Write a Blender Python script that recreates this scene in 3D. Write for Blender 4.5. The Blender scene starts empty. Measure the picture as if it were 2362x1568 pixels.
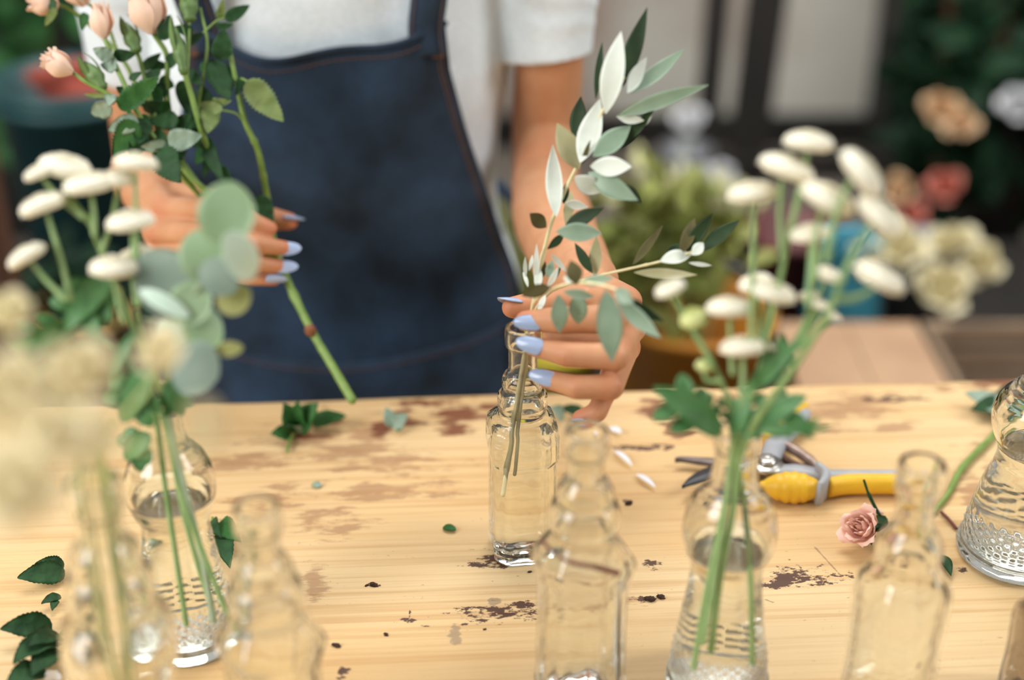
import bpy, math, random
from mathutils import Vector, Matrix, noise
random.seed(7)
V = Vector
SC = bpy.context.scene
COL = SC.collection
PI = math.pi
# ---------------------------------------------------------------- camera model
W_PX, H_PX, FPX = 2362.0, 1568.0, 50.0 / 36.0 * 2362.0
CAM_H, PITCH = 1.49, math.radians(28.0)
TABLE_Z = 0.90
CP, SP = math.cos(PITCH), math.sin(PITCH)
CAM = V((0, 0, CAM_H)); FWD = V((0, CP, -SP)); UP = V((0, SP, CP)); RIGHT = V((1, 0, 0))

def P(px, py, d):
    """world point seen at photo pixel (px,py), d metres along the viewing axis"""
    return CAM + FWD * d + RIGHT * ((px - W_PX / 2) / FPX * d) + UP * (-(py - H_PX / 2) / FPX * d)

def ray(px, py):
    return FWD + RIGHT * ((px - W_PX / 2) / FPX) + UP * (-(py - H_PX / 2) / FPX)

def PY(px, py, y):
    r = ray(px, py); return CAM + r * (y / r.y)

def PZ(px, py, z=TABLE_Z):
    r = ray(px, py); return CAM + r * ((z - CAM_H) / r.z)

def depth(p):
    return (p - CAM).dot(FWD)

# ---------------------------------------------------------------- mesh builder
class MB:
    def __init__(s):
        s.v = []; s.f = []; s.m = []
    def add(s, vs, fs, mi=0):
        b = len(s.v); s.v += [V(p) for p in vs]
        for f in fs:
            s.f.append(tuple(b + i for i in f)); s.m.append(mi)
    def merge(s, o, mat=None, off=0):
        b = len(s.v)
        s.v += [(mat @ p) if mat is not None else p.copy() for p in o.v]
        s.f += [tuple(b + i for i in f) for f in o.f]; s.m += [i + off for i in o.m]
        return s
    def mesh(s, name, origin=V((0, 0, 0)), smooth=True):
        me = bpy.data.meshes.new(name)
        me.from_pydata([tuple(p - origin) for p in s.v], [], s.f)
        me.polygons.foreach_set('material_index', s.m)
        me.polygons.foreach_set('use_smooth', [smooth] * len(s.f))
        me.update(); return me
    # ---- shapes
    def rings(s, rings, cap=True, mi=0, closed=True):
        n = len(rings[0]); vs = [p for r in rings for p in r]; fs = []
        for i in range(len(rings) - 1):
            for j in range(n if closed else n - 1):
                k = (j + 1) % n
                fs.append((i * n + j, i * n + k, (i + 1) * n + k, (i + 1) * n + j))
        if cap:
            fs.append(tuple(reversed(range(n)))); fs.append(tuple((len(rings) - 1) * n + j for j in range(n)))
        s.add(vs, fs, mi); return s
    def tube(s, pts, rad, n=10, mi=0, round_ends=True, flat=1.0, side=None):
        pts = [V(p) for p in pts]
        if not hasattr(rad, '__len__'): rad = [rad] * len(pts)
        rad = list(rad)
        tang = []
        for i in range(len(pts)):
            a = pts[max(0, i - 1)]; b = pts[min(len(pts) - 1, i + 1)]
            t = (b - a); tang.append(t.normalized() if t.length > 1e-9 else V((0, 0, 1)))
        ref = V(side) if side is not None else (V((0, 0, 1)) if abs(tang[0].z) < .9 else V((1, 0, 0)))
        rr = []; x = None
        def ring(c, t, r, x):
            y = t.cross(x).normalized()
            return [c + x * (r * math.cos(2 * PI * j / n)) + y * (r * flat * math.sin(2 * PI * j / n)) for j in range(n)]
        xs = []
        for i, t in enumerate(tang):
            x = (ref - t * ref.dot(t)).normalized() if x is None else (x - t * x.dot(t)).normalized()
            xs.append(x)
        if round_ends:
            for a in (80, 60, 40, 20):
                a = math.radians(a); rr.append(ring(pts[0] - tang[0] * rad[0] * math.sin(a), tang[0], rad[0] * math.cos(a), xs[0]))
        for i in range(len(pts)): rr.append(ring(pts[i], tang[i], rad[i], xs[i]))
        if round_ends:
            for a in (20, 40, 60, 80):
                a = math.radians(a); rr.append(ring(pts[-1] + tang[-1] * rad[-1] * math.sin(a), tang[-1], rad[-1] * math.cos(a), xs[-1]))
        return s.rings(rr, True, mi)
    def ellipsoid(s, c, r, n=20, m=12, rot=None, mi=0):
        c = V(c); rr = []
        for i in range(1, m):
            a = PI * i / m
            rg = []
            for j in range(n):
                b = 2 * PI * j / n
                p = V((r[0] * math.sin(a) * math.cos(b), r[1] * math.sin(a) * math.sin(b), -r[2] * math.cos(a)))
                if rot is not None: p = rot @ p
                rg.append(c + p)
            rr.append(rg)
        return s.rings(rr, True, mi)
    def lathe(s, prof, n=48, c=V((0, 0, 0)), mi=0, sect=None, rot=0.0, cap=True):
        """prof: (r, z[, k]) ; k = squareness 0..1 of the section"""
        rr = []
        for p in prof:
            r, z = p[0], p[1]; k = p[2] if len(p) > 2 else 0.0
            rg = []
            for j in range(n):
                a = 2 * PI * j / n
                if k > 0:
                    ca, sa = abs(math.cos(a)), abs(math.sin(a))
                    sq = 1.0 / max(ca, sa, (ca + sa) / 1.66)
                    q = r * ((1 - k) + k * sq)
                else: q = r
                rg.append(c + V((q * math.cos(a + rot), q * math.sin(a + rot), z)))
            rr.append(rg)
        return s.rings(rr, cap, mi)
    def box(s, lo, hi, mi=0, bev=0.0):
        x0, y0, z0 = lo; x1, y1, z1 = hi
        if bev <= 0:
            vs = [(x0, y0, z0), (x1, y0, z0), (x1, y1, z0), (x0, y1, z0), (x0, y0, z1), (x1, y0, z1), (x1, y1, z1), (x0, y1, z1)]
            s.add(vs, [(0, 3, 2, 1), (4, 5, 6, 7), (0, 1, 5, 4), (1, 2, 6, 5), (2, 3, 7, 6), (3, 0, 4, 7)], mi); return s
        b = bev; rr = []
        for z, i in ((z0, b), (z0 + b * .3, b * .3), (z0 + b, 0), (z1 - b, 0), (z1 - b * .3, b * .3), (z1, b)):
            xa, xb, ya, yb = x0 + i, x1 - i, y0 + i, y1 - i
            rr.append([V((xa + b, ya, z)), V((xb - b, ya, z)), V((xb, ya + b, z)), V((xb, yb - b, z)), V((xb - b, yb, z)), V((xa + b, yb, z)), V((xa, yb - b, z)), V((xa, ya + b, z))])
        return s.rings(rr, True, mi)
    def leaf(s, base, tip, width, nrm, bend=.08, fold=.15, a=.8, e=.9, serr=0.0, nserr=9, n=14, h=3, twist=0.0, mi=0, th=.0003, wav=0.0):
        """two-sided leaf blade: faces of slot mi look along nrm, of slot mi+1 look away"""
        base = V(base); tip = V(tip); ax = tip - base; L = ax.length; ax.normalize()
        sd = ax.cross(nrm)
        if sd.length < 1e-4: sd = ax.cross(V((.3, .5, .8)))
        sd.normalize(); up = sd.cross(ax).normalized()
        top = []; bot = []
        for i in range(n + 1):
            t = i / n
            w = math.sin(PI * min(max(t, .004), .996) ** a) ** e
            if serr: w *= 1 + serr * (((t * nserr) % 1.0) - .5) * (1 if 0 < i < n else 0)
            tw = twist * (t - .3)
            s2 = sd * math.cos(tw) + up * math.sin(tw); u2 = up * math.cos(tw) - sd * math.sin(tw)
            c = base + ax * (L * t) + up * (L * bend * 4 * t * (1 - t))
            for j in range(-h, h + 1):
                q = j / h
                p = c + s2 * (q * w * width / 2) + u2 * (fold * abs(q) ** 1.4 * w * width / 2 + wav * width * math.sin(t * 19 + q * 2) * abs(q))
                top.append(p + u2 * th); bot.append(p - u2 * th)
        k = 2 * h + 1; N = len(top); ft = []; fb = []
        for i in range(n):
            for j in range(k - 1):
                q = (i * k + j, i * k + j + 1, (i + 1) * k + j + 1, (i + 1) * k + j)
                ft.append(tuple(reversed(q))); fb.append(tuple(x + N for x in q))
        b = len(s.v); s.v += top + bot
        fq = ft[0]; n0 = (top[fq[1]] - top[fq[0]]).cross(top[fq[2]] - top[fq[0]])
        mid = ft[(n // 2) * (k - 1)]
        n0 = (top[mid[1]] - top[mid[0]]).cross(top[mid[3]] - top[mid[0]])
        if n0.dot(up) < 0:
            ft = [tuple(reversed(q)) for q in ft]; fb = [tuple(reversed(q)) for q in fb]
        for q in ft: s.f.append(tuple(b + x for x in q)); s.m.append(mi)
        for q in fb: s.f.append(tuple(b + x for x in q)); s.m.append(mi + 1)
        for i in range(n):
            for j in (0, k - 1):
                s.f.append((b + i * k + j, b + (i + 1) * k + j, b + N + (i + 1) * k + j, b + N + i * k + j)); s.m.append(mi)
        return s

def spline(pts, n=8):
    """Catmull-Rom through the points"""
    pts = [V(p) for p in pts]
    if len(pts) < 3: return [pts[0].lerp(pts[-1], i / n) for i in range(n + 1)]
    q = [pts[0] * 2 - pts[1]] + pts + [pts[-1] * 2 - pts[-2]]; out = []
    for i in range(1, len(q) - 2):
        p0, p1, p2, p3 = q[i - 1], q[i], q[i + 1], q[i + 2]
        for k in range(n):
            t = k / n
            out.append(.5 * ((2 * p1) + (p2 - p0) * t + (2 * p0 - 5 * p1 + 4 * p2 - p3) * t * t + (3 * p1 - p0 - 3 * p2 + p3) * t ** 3))
    out.append(pts[-1]); return out

def lerps(a, b, n): return [a + (b - a) * i / (n - 1) for i in range(n)]

def frame(z, x=None):
    z = V(z).normalized(); x = V(x) if x is not None else (V((1, 0, 0)) if abs(z.x) < .8 else V((0, 1, 0)))
    x = (x - z * x.dot(z)).normalized(); y = z.cross(x)
    return Matrix((x, y, z)).transposed()

def placed(loc, zdir, scale=1.0, spin=0.0):
    return Matrix.Translation(V(loc)) @ (frame(zdir) @ Matrix.Rotation(spin, 3, 'Z')).to_4x4() @ Matrix.Scale(scale, 4)

# ---------------------------------------------------------------- object tree
def props(o, label=None, cat=None, group=None, kind=None):
    for k, v in (('label', label), ('category', cat), ('group', group), ('kind', kind)):
        if v: o[k] = v
    return o

def thing(name, loc, label, cat, group=None):
    o = bpy.data.objects.new(name, None); o.empty_display_size = .02
    COL.objects.link(o); o.location = V(loc); return props(o, label, cat, group)

def origin(o):
    p = V((0, 0, 0))
    while o is not None: p += o.location; o = o.parent
    return p

def obj(name, mb, mats, parent=None, smooth=True, label=None):
    org = origin(parent) if parent is not None else V((0, 0, 0))
    me = mb.mesh(name, org, smooth) if isinstance(mb, MB) else mb
    for m in (mats if isinstance(mats, (list, tuple)) else [mats]): me.materials.append(m)
    o = bpy.data.objects.new(name, me); COL.objects.link(o)
    if parent is not None: o.parent = parent
    if label: o['label'] = label
    return o

def inst(name, me, mat, parent=None, label=None):
    """another object on existing mesh data, placed by a world matrix"""
    o = bpy.data.objects.new(name, me); COL.objects.link(o)
    if parent is not None:
        o.parent = parent; mat = Matrix.Translation(-origin(parent)) @ mat
    o.matrix_local = mat
    if label: o['label'] = label
    return o

def adopt(child, par):
    """make a part the sub-part of a sibling, where it stands"""
    child.parent = par; child.matrix_parent_inverse = par.matrix_local.inverted(); return child

def single(name, mb, mats, loc, label, cat, group=None, smooth=True, kind=None):
    """a thing that is one mesh"""
    me = mb.mesh(name, V(loc), smooth)
    for m in (mats if isinstance(mats, (list, tuple)) else [mats]): me.materials.append(m)
    o = bpy.data.objects.new(name, me); COL.objects.link(o); o.location = V(loc)
    return props(o, label, cat, group, kind)

def baked(mb, voxel, smooth_it=6, factor=.5, name='body', displace=None):
    """fuse overlapping closed shapes into one continuous surface"""
    me = mb.mesh(name); o = bpy.data.objects.new('temp', me); COL.objects.link(o)
    m = o.modifiers.new('r', 'REMESH'); m.mode = 'VOXEL'; m.voxel_size = voxel; m.use_smooth_shade = True
    m = o.modifiers.new('s', 'SMOOTH'); m.iterations = smooth_it; m.factor = factor
    dg = bpy.context.evaluated_depsgraph_get(); dg.update()
    out = bpy.data.meshes.new_from_object(o.evaluated_get(dg), depsgraph=dg)
    bpy.data.objects.remove(o); out.name = name
    out.polygons.foreach_set('use_smooth', [True] * len(out.polygons))
    out.materials.clear(); return out

# ---------------------------------------------------------------- materials
def S(r, g, b):
    f = lambda c: (c / 255 / 12.92) if c / 255 <= .04045 else ((c / 255 + .055) / 1.055) ** 2.4
    return (f(r), f(g), f(b), 1)

def mat(name, col, rough=.5, col2=None, scale=40.0, detail=4.0, stretch=None, bump=0.0, bscale=None, sss=0.0, spec=.5, metal=0.0, coat=0.0, sheen=0.0, trans=0.0, lo=.35, hi=.65, sssr=(1, .35, .2), ssss=.006):
    m = bpy.data.materials.new(name); m.use_nodes = True; nt = m.node_tree; N = nt.nodes; L = nt.links
    b = N['Principled BSDF']; b.inputs['Base Color'].default_value = col; b.inputs['Roughness'].default_value = rough
    b.inputs['Specular IOR Level'].default_value = spec; b.inputs['Metallic'].default_value = metal
    b.inputs['Coat Weight'].default_value = coat; b.inputs['Sheen Weight'].default_value = sheen
    tc = N.new('ShaderNodeTexCoord'); vec = tc.outputs['Object']
    if stretch:
        mp = N.new('ShaderNodeMapping'); mp.inputs['Scale'].default_value = stretch; L.new(vec, mp.inputs['Vector']); vec = mp.outputs['Vector']
    if col2 is not None:
        nz = N.new('ShaderNodeTexNoise'); nz.inputs['Scale'].default_value = scale; nz.inputs['Detail'].default_value = detail; L.new(vec, nz.inputs['Vector'])
        cr = N.new('ShaderNodeValToRGB'); cr.color_ramp.elements[0].position = lo; cr.color_ramp.elements[1].position = hi
        cr.color_ramp.elements[0].color = col; cr.color_ramp.elements[1].color = col2
        L.new(nz.outputs['Fac'], cr.inputs['Fac']); L.new(cr.outputs['Color'], b.inputs['Base Color'])
    if sss:
        b.inputs['Subsurface Weight'].default_value = sss; b.inputs['Subsurface Radius'].default_value = sssr; b.inputs['Subsurface Scale'].default_value = ssss
    if bump:
        n2 = N.new('ShaderNodeTexNoise'); n2.inputs['Scale'].default_value = bscale or scale * 3; n2.inputs['Detail'].default_value = 3; L.new(vec, n2.inputs['Vector'])
        bp = N.new('ShaderNodeBump'); bp.inputs['Strength'].default_value = bump; bp.inputs['Distance'].default_value = .002
        L.new(n2.outputs['Fac'], bp.inputs['Height']); L.new(bp.outputs['Normal'], b.inputs['Normal'])
    if trans:
        t = N.new('ShaderNodeBsdfTranslucent'); t.inputs['Color'].default_value = col2 or col
        mx = N.new('ShaderNodeMixShader'); mx.inputs['Fac'].default_value = trans
        L.new(b.outputs[0], mx.inputs[1]); L.new(t.outputs[0], mx.inputs[2]); L.new(mx.outputs[0], N['Material Output'].inputs['Surface'])
    return m

def glass(name, tint=(1, 1, 1, 1), ior=1.45, rough=0.0, bump=0.0, bscale=120.0, diamond=False):
    m = bpy.data.materials.new(name); m.use_nodes = True; nt = m.node_tree; N = nt.nodes; L = nt.links
    b = N['Principled BSDF']
    b.inputs['Base Color'].default_value = tint; b.inputs['Transmission Weight'].default_value = 1.0
    b.inputs['Roughness'].default_value = rough; b.inputs['IOR'].default_value = ior
    if bump:
        tc = N.new('ShaderNodeTexCoord')
        nz = N.new('ShaderNodeTexNoise'); nz.inputs['Scale'].default_value = bscale; nz.inputs['Detail'].default_value = 1.0
        L.new(tc.outputs['Object'], nz.inputs['Vector'])
        bp = N.new('ShaderNodeBump'); bp.inputs['Strength'].default_value = bump; bp.inputs['Distance'].default_value = .001
        L.new(nz.outputs['Fac'], bp.inputs['Height']); L.new(bp.outputs['Normal'], b.inputs['Normal'])
    return m

M = {}
M['skin'] = mat('skin', S(204, 152, 114), .5, S(192, 136, 98), 45, sss=.06, bump=.08, bscale=900, spec=.35, lo=.3, hi=.7)
def add_flush(m, col):
    nt = m.node_tree; b = nt.nodes['Principled BSDF']; src = b.inputs['Base Color'].links[0].from_socket
    at = nt.nodes.new('ShaderNodeAttribute'); at.attribute_name = 'flush'
    mx = nt.nodes.new('ShaderNodeMix'); mx.data_type = 'RGBA'
    nt.links.new(at.outputs['Fac'], mx.inputs['Factor']); nt.links.new(src, mx.inputs[6]); mx.inputs[7].default_value = col
    nt.links.new(mx.outputs[2], b.inputs['Base Color'])
add_flush(M['skin'], S(196, 112, 82))
M['nail'] = mat('nail_lacquer', S(156, 174, 208), .25, S(162, 180, 212), 200, coat=.4)
M['lip'] = mat('lip', S(170, 92, 84), .4, S(160, 84, 78), 300)
M['eye'] = mat('eye_white', S(232, 228, 222), .15)
M['iris'] = mat('iris', S(60, 40, 28), .1)
M['hair'] = mat('hair', S(52, 34, 24), .45, S(80, 54, 36), 60, stretch=(6, 6, .6), bump=.6, bscale=180)
M['tee'] = mat('jersey', S(228, 238, 244), .9, S(218, 229, 235), 260, bump=.25, bscale=1500, sheen=.2, spec=.2)
M['denim'] = mat('denim', S(23, 35, 47), .85, S(50, 73, 100), 16, detail=9, bump=.35, bscale=1400, spec=.2, lo=.3, hi=.75, sheen=.15)
M['thread'] = mat('orange_thread', S(112, 78, 56), .8, S(124, 86, 60), 300)
M['jeans'] = mat('trouser_cloth', S(40, 44, 52), .9, S(54, 58, 66), 30, bump=.2)
M['shoe'] = mat('canvas_shoe', S(205, 200, 192), .8, S(190, 186, 178), 80)
M['sole'] = mat('rubber', S(225, 222, 215), .6)
M['stem'] = mat('rose_stem_skin', S(104, 134, 56), .45, S(122, 150, 72), 120)
M['node'] = mat('stem_scar', S(140, 82, 50), .6, S(110, 70, 44), 300)
M['rl_dk'] = mat('rose_leaf_dark', S(30, 60, 32), .6, S(42, 78, 42), 90, spec=.22, bump=.3, bscale=350)
M['rl_md'] = mat('rose_leaf_mid', S(44, 92, 42), .55, S(60, 108, 52), 90, spec=.25, bump=.3, bscale=350, trans=.15)
M['rl_gy'] = mat('rose_leaf_grey', S(118, 142, 122), .55, S(140, 160, 142), 90, bump=.3, bscale=350)
M['rl_lt'] = mat('rose_leaf_under', S(112, 134, 72), .5, S(134, 152, 92), 90, bump=.3, bscale=350, trans=.15)
M['peach'] = mat('peach_petal', S(244, 206, 180), .6, S(248, 220, 200), 60, sss=.1, sssr=(1, .6, .4), trans=.15, bump=.1, bscale=300)
M['sepal'] = mat('sepal', S(82, 112, 56), .5, S(104, 132, 74), 130)
M['ol_dk'] = mat('olive_leaf_top', S(36, 54, 32), .55, S(48, 68, 40), 60, spec=.22)
M['ol_br'] = mat('olive_leaf_bronze', S(80, 74, 42), .55, S(94, 88, 54), 60, spec=.25)
M['ol_sg'] = mat('olive_leaf_sage', S(128, 152, 128), .45, S(146, 168, 144), 60)
M['ol_un'] = mat('olive_leaf_silver', S(222, 228, 216), .55, S(206, 214, 200), 60)
M['ol_tn'] = mat('olive_leaf_tan', S(176, 172, 128), .5, S(196, 190, 148), 60, trans=.2)
M['ol_st'] = mat('olive_twig', S(236, 226, 182), .6, S(222, 210, 158), 120)
M['mum'] = mat('cream_petal', S(247, 243, 226), .6, S(240, 233, 208), 50, sss=.15, sssr=(1, .8, .6), ssss=.003)
M['mumg'] = mat('green_bud', S(206, 214, 138), .55, S(222, 228, 168), 90)
M['mst'] = mat('mum_stem', S(126, 158, 98), .5, S(148, 176, 118), 80)
M['mlf'] = mat('mum_leaf', S(72, 124, 66), .5, S(98, 148, 92), 60, trans=.15, bump=.3, bscale=250)
M['eu'] = mat('eucalyptus_leaf', S(148, 176, 132), .5, S(164, 190, 152), 40, trans=.25)
M['eug'] = mat('eucalyptus_grey', S(128, 146, 132), .5, S(146, 164, 148), 40, trans=.2)
M['eum'] = mat('eucalyptus_mint', S(206, 226, 208), .5, S(190, 214, 196), 40)
M['euy'] = mat('eucalyptus_olive', S(150, 150, 84), .5, S(164, 166, 104), 40, trans=.2)
M['eus'] = mat('eucalyptus_twig', S(168, 186, 156), .5, S(150, 166, 136), 80)
M['crm'] = mat('cream_rose_petal', S(242, 230, 190), .6, S(246, 236, 204), 40, sss=.1, sssr=(1, .7, .5), trans=.15)
M['yel'] = mat('yellow_rose_petal', S(248, 238, 196), .6, S(250, 242, 210), 40, trans=.1)
M['cst'] = mat('pale_stem', S(204, 210, 150), .5, S(188, 198, 132), 60)
M['pnk'] = mat('pink_petal', S(250, 204, 188), .6, S(252, 218, 204), 60, trans=.15)
M['glass'] = glass('clear_glass', (.962, .975, .955, 1), 1.45, bump=.25, bscale=90)
M['glass_r'] = glass('ribbed_glass', (.985, .99, .98, 1), 1.45, bump=.6, bscale=160)
M['glass_s'] = glass('smoky_glass', (.62, .58, .54, 1), 1.45, bump=.2)
M['water'] = glass('water', (.992, 1, .985, 1), 1.33)
M['yplas'] = mat('yellow_rubber', S(232, 186, 42), .45, S(224, 174, 38), 60, bump=.1)
M['gplas'] = mat('grey_plastic', S(168, 170, 174), .4, S(156, 158, 164), 60)
M['steel'] = mat('steel', S(200, 198, 194), .28, S(170, 168, 164), 80, metal=1.0)
M['bsteel'] = mat('coated_blade', S(34, 36, 40), .35, S(46, 48, 52), 80)
M['brblade'] = mat('worn_blade', S(96, 84, 82), .4, S(120, 108, 104), 120, metal=.3)
M['spring'] = mat('bronze_spring', S(150, 128, 118), .35, S(176, 156, 146), 90, metal=.7)
M['soil'] = mat('soil', S(52, 36, 28), .95, S(78, 56, 44), 400)
M['twig'] = mat('brown_twig_and_sliver', S(112, 62, 48), .8, S(90, 50, 40), 200)
# ================================================================= THE SETTING
def struct(name, mb, m, smooth=False):
    o = obj(name, mb, m, None, smooth); o['kind'] = 'structure'; return o

M['floor'] = mat('concrete_floor', S(138, 130, 120), .75, S(116, 108, 100), 3.0, detail=8, bump=.2, bscale=60)
M['wall'] = mat('plaster_wall', S(214, 211, 200), .9, S(170, 148, 134), 1.15, detail=3, lo=.46, hi=.62, bump=.3, bscale=30)
M['blackwood'] = mat('black_stained_wood', S(26, 24, 22), .6, S(38, 34, 30), 30, stretch=(1, 1, .1))
M['darkcab'] = mat('dark_panel', S(20, 21, 20), .7, S(30, 31, 28), 6)
M['brownwood'] = mat('brown_post_wood', S(98, 62, 42), .7, S(76, 48, 34), 20, stretch=(3, 3, .2))
M['teal'] = mat('teal_plastic', S(28, 72, 74), .45, S(24, 62, 66), 20)
M['tealvase'] = mat('teal_glaze', S(72, 156, 176), .3, S(58, 138, 160), 20)
M['terra'] = mat('red_clay', S(170, 78, 62), .75, S(148, 64, 50), 14, bump=.2)
M['maroon'] = mat('maroon_glaze', S(104, 46, 44), .5, S(84, 36, 36), 20)
M['amber'] = mat('amber_plastic', S(208, 140, 40), .45, S(190, 122, 34), 14)
M['kraft'] = mat('kraft_board', S(188, 154, 122), .85, S(176, 140, 110), 10)
M['greycrate'] = mat('weathered_crate', S(160, 138, 114), .85, S(138, 118, 98), 12, stretch=(1, 1, 6))
M['greymetal'] = mat('zinc', S(130, 132, 136), .45, S(110, 112, 118), 20, metal=.4)
M['tan'] = mat('tan_stoneware', S(182, 146, 84), .7, S(160, 120, 66), 14)
M['shrub_dk'] = mat('shrub_leaf_dark', S(14, 34, 22), .6, S(30, 62, 38), 7, spec=.2)
M['shrub_md'] = mat('shrub_leaf_green', S(44, 92, 46), .55, S(62, 112, 60), 7, spec=.25)
M['shrub_un'] = mat('shrub_leaf_under', S(24, 44, 30), .7, spec=.2)
M['fil'] = mat('filler_leaf', S(128, 142, 58), .55, S(164, 168, 92), 9, trans=.2)
M['filp'] = mat('filler_blossom', S(206, 204, 160), .6, S(188, 186, 128), 9)
M['coral'] = mat('coral_petal', S(232, 138, 122), .6, S(240, 160, 140), 30)
M['buff'] = mat('buff_petal', S(236, 196, 150), .6, S(240, 210, 172), 30)
M['yellowpot'] = mat('yellow_enamel', S(222, 206, 66), .45, S(208, 190, 54), 12)
M['white'] = mat('white_petal', S(240, 240, 240), .6, S(228, 230, 236), 30)

struct('floor', MB().box((-3.2, -1.2, -.05), (3.2, 4.2, 0)), M['floor'])
struct('wall_back', MB().box((-3.2, 4.05, 0), (3.2, 4.2, 2.9)), M['wall'])
struct('wall_left', MB().box((-3.2, 1.6, 0), (-3.05, 4.05, 2.9)), M['wall'])
struct('baseboard_back', MB().box((-3.05, 4.02, 0), (3.2, 4.05, .1), bev=.004), M['blackwood'])

# ================================================================= THE WORK TABLE
TH = math.radians(3.3)
TROT = Matrix.Rotation(TH, 3, 'Z')
def tl(px, py, z=TABLE_Z):            # photo pixel on the table top -> the table's own coordinates
    return TROT.inverted() @ PZ(px, py, z)

def wood_material():
    m = bpy.data.materials.new('pale_pine'); m.use_nodes = True; nt = m.node_tree; N = nt.nodes; L = nt.links
    b = N['Principled BSDF']; b.inputs['Roughness'].default_value = .55; b.inputs['Specular IOR Level'].default_value = .3
    tc = N.new('ShaderNodeTexCoord'); co = tc.outputs['Object']
    def noisev(scale3, sc, det=3, rough=.5):
        mp = N.new('ShaderNodeMapping'); mp.inputs['Scale'].default_value = scale3; L.new(co, mp.inputs['Vector'])
        nz = N.new('ShaderNodeTexNoise'); nz.inputs['Scale'].default_value = sc; nz.inputs['Detail'].default_value = det; nz.inputs['Roughness'].default_value = rough
        L.new(mp.outputs['Vector'], nz.inputs['Vector']); return nz.outputs['Fac']
    def math_(op, a, bb, clamp=False):
        n = N.new('ShaderNodeMath'); n.operation = op; n.use_clamp = clamp
        for i, x in enumerate((a, bb)):
            if isinstance(x, (int, float)): n.inputs[i].default_value = x
            else: L.new(x, n.inputs[i])
        return n.outputs[0]
    def mix(fac, a, bb):
        n = N.new('ShaderNodeMix'); n.data_type = 'RGBA'
        if isinstance(fac, (int, float)): n.inputs['Factor'].default_value = fac
        else: L.new(fac, n.inputs['Factor'])
        for i, x in ((6, a), (7, bb)):
            if isinstance(x, tuple): n.inputs[i].default_value = x
            else: L.new(x, n.inputs[i])
        return n.outputs[2]
    def thr(x, lo, k): return math_('MULTIPLY', math_('SUBTRACT', x, lo), k, True)
    big = noisev((1.2, 5, 1), 2.2, 3)
    col = mix(thr(big, .30, 2.0), S(224, 196, 150), S(213, 173, 116))
    grain = noisev((.7, 42, 1), 5.0, 3)
    col = mix(math_('MULTIPLY', thr(grain, .50, 6.0), .40), col, S(180, 128, 72))
    fine = noisev((2.5, 120, 1), 5.0, 2)
    col = mix(math_('MULTIPLY', thr(fine, .5, 5.0), .16), col, S(180, 136, 86))
    edge = noisev((1, 1.9, 1), 95.0, 7, .68)
    edge2 = noisev((.75, 2.6, 1), 30.0, 7, .66)
    def stains(lst, noise_out, amp, colr, lo, k, op):
        acc = None
        for (px, py, rx, ry) in lst:
            c = tl(px, py); d = depth(PZ(px, py)); r = ray(px, py).normalized()
            ax = rx * d / FPX; ay = ry * d / FPX / abs(r.z)
            n = N.new('ShaderNodeVectorMath'); n.operation = 'MULTIPLY_ADD'; L.new(co, n.inputs[0])
            n.inputs[1].default_value = (1 / ax, 1 / ay, 0); n.inputs[2].default_value = (-c.x / ax, -c.y / ay, 0)
            l = N.new('ShaderNodeVectorMath'); l.operation = 'LENGTH'; L.new(n.outputs[0], l.inputs[0])
            acc = l.outputs['Value'] if acc is None else math_('MINIMUM', acc, l.outputs['Value'])
        val = math_('ADD', math_('SUBTRACT', 1.0, acc), math_('MULTIPLY', math_('SUBTRACT', noise_out, .5), amp))
        return math_('MULTIPLY', thr(val, lo, k), op)
    light = [(890, 1130, 130, 26), (820, 1045, 170, 30), (760, 1205, 100, 26), (940, 1075, 80, 20), (1010, 1125, 60, 20), (640, 1150, 80, 22), (860, 1000, 60, 34), (700, 1010, 90, 30),
             (1990, 930, 90, 30), (1900, 960, 70, 30), (2150, 885, 110, 14), (2250, 1140, 40, 70), (2320, 1100, 40, 60), (1700, 930, 80, 22), (560, 1060, 90, 26), (720, 1345, 24, 46), (2060, 985, 60, 12), (1390, 1390, 90, 10)]
    m1 = stains([(x, y, a * 1.3, b_ * 1.4) for x, y, a, b_ in light], edge2, 5.5, None, .24, 2.2, .62)
    col = mix(m1, col, S(150, 106, 76))
    red = [(1065, 950, 90, 30), (1060, 988, 60, 14), (935, 955, 34, 26), (730, 975, 60, 30), (1510, 945, 50, 26), (1560, 985, 34, 28), (2290, 882, 110, 14), (2310, 905, 60, 12), (880, 985, 22, 30), (700, 1000, 40, 14), (1170, 940, 30, 12)]
    col = mix(stains([(x, y, a * 1.25, b_ * 1.25) for x, y, a, b_ in red], edge2, 4.5, None, .22, 3.5, .92), col, S(118, 66, 44))
    dark = [(1150, 1290, 60, 20), (1210, 1283, 42, 9), (1150, 1414, 82, 16), (1200, 1395, 30, 12), (1850, 1330, 66, 20), (1800, 1346, 52, 9), (1465, 1033, 70, 6), (1545, 1032, 24, 5), (940, 1430, 22, 5), (985, 1444, 16, 5), (945, 1415, 4, 14),
            (1485, 1383, 28, 6), (1520, 1378, 7, 7), (860, 1350, 14, 4), (1450, 1161, 10, 7), (890, 1463, 6, 4), (790, 1552, 12, 12), (1965, 1330, 12, 10), (2060, 1300, 26, 10), (1075, 1440, 12, 3), (2040, 922, 70, 6), (2220, 1315, 12, 8), (1500, 1300, 20, 10), (2140, 1530, 26, 9)]
    col = mix(stains([(x, y, a * 1.25, b_ * 1.3) for x, y, a, b_ in dark], edge, 5.0, None, .25, 6.0, .95), col, S(74, 46, 41))
    col = mix(stains([(1050, 1462, 24, 32), (1140, 1388, 26, 14)], edge, 2.2, None, .3, 7.0, .6), col, S(128, 112, 96))
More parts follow.
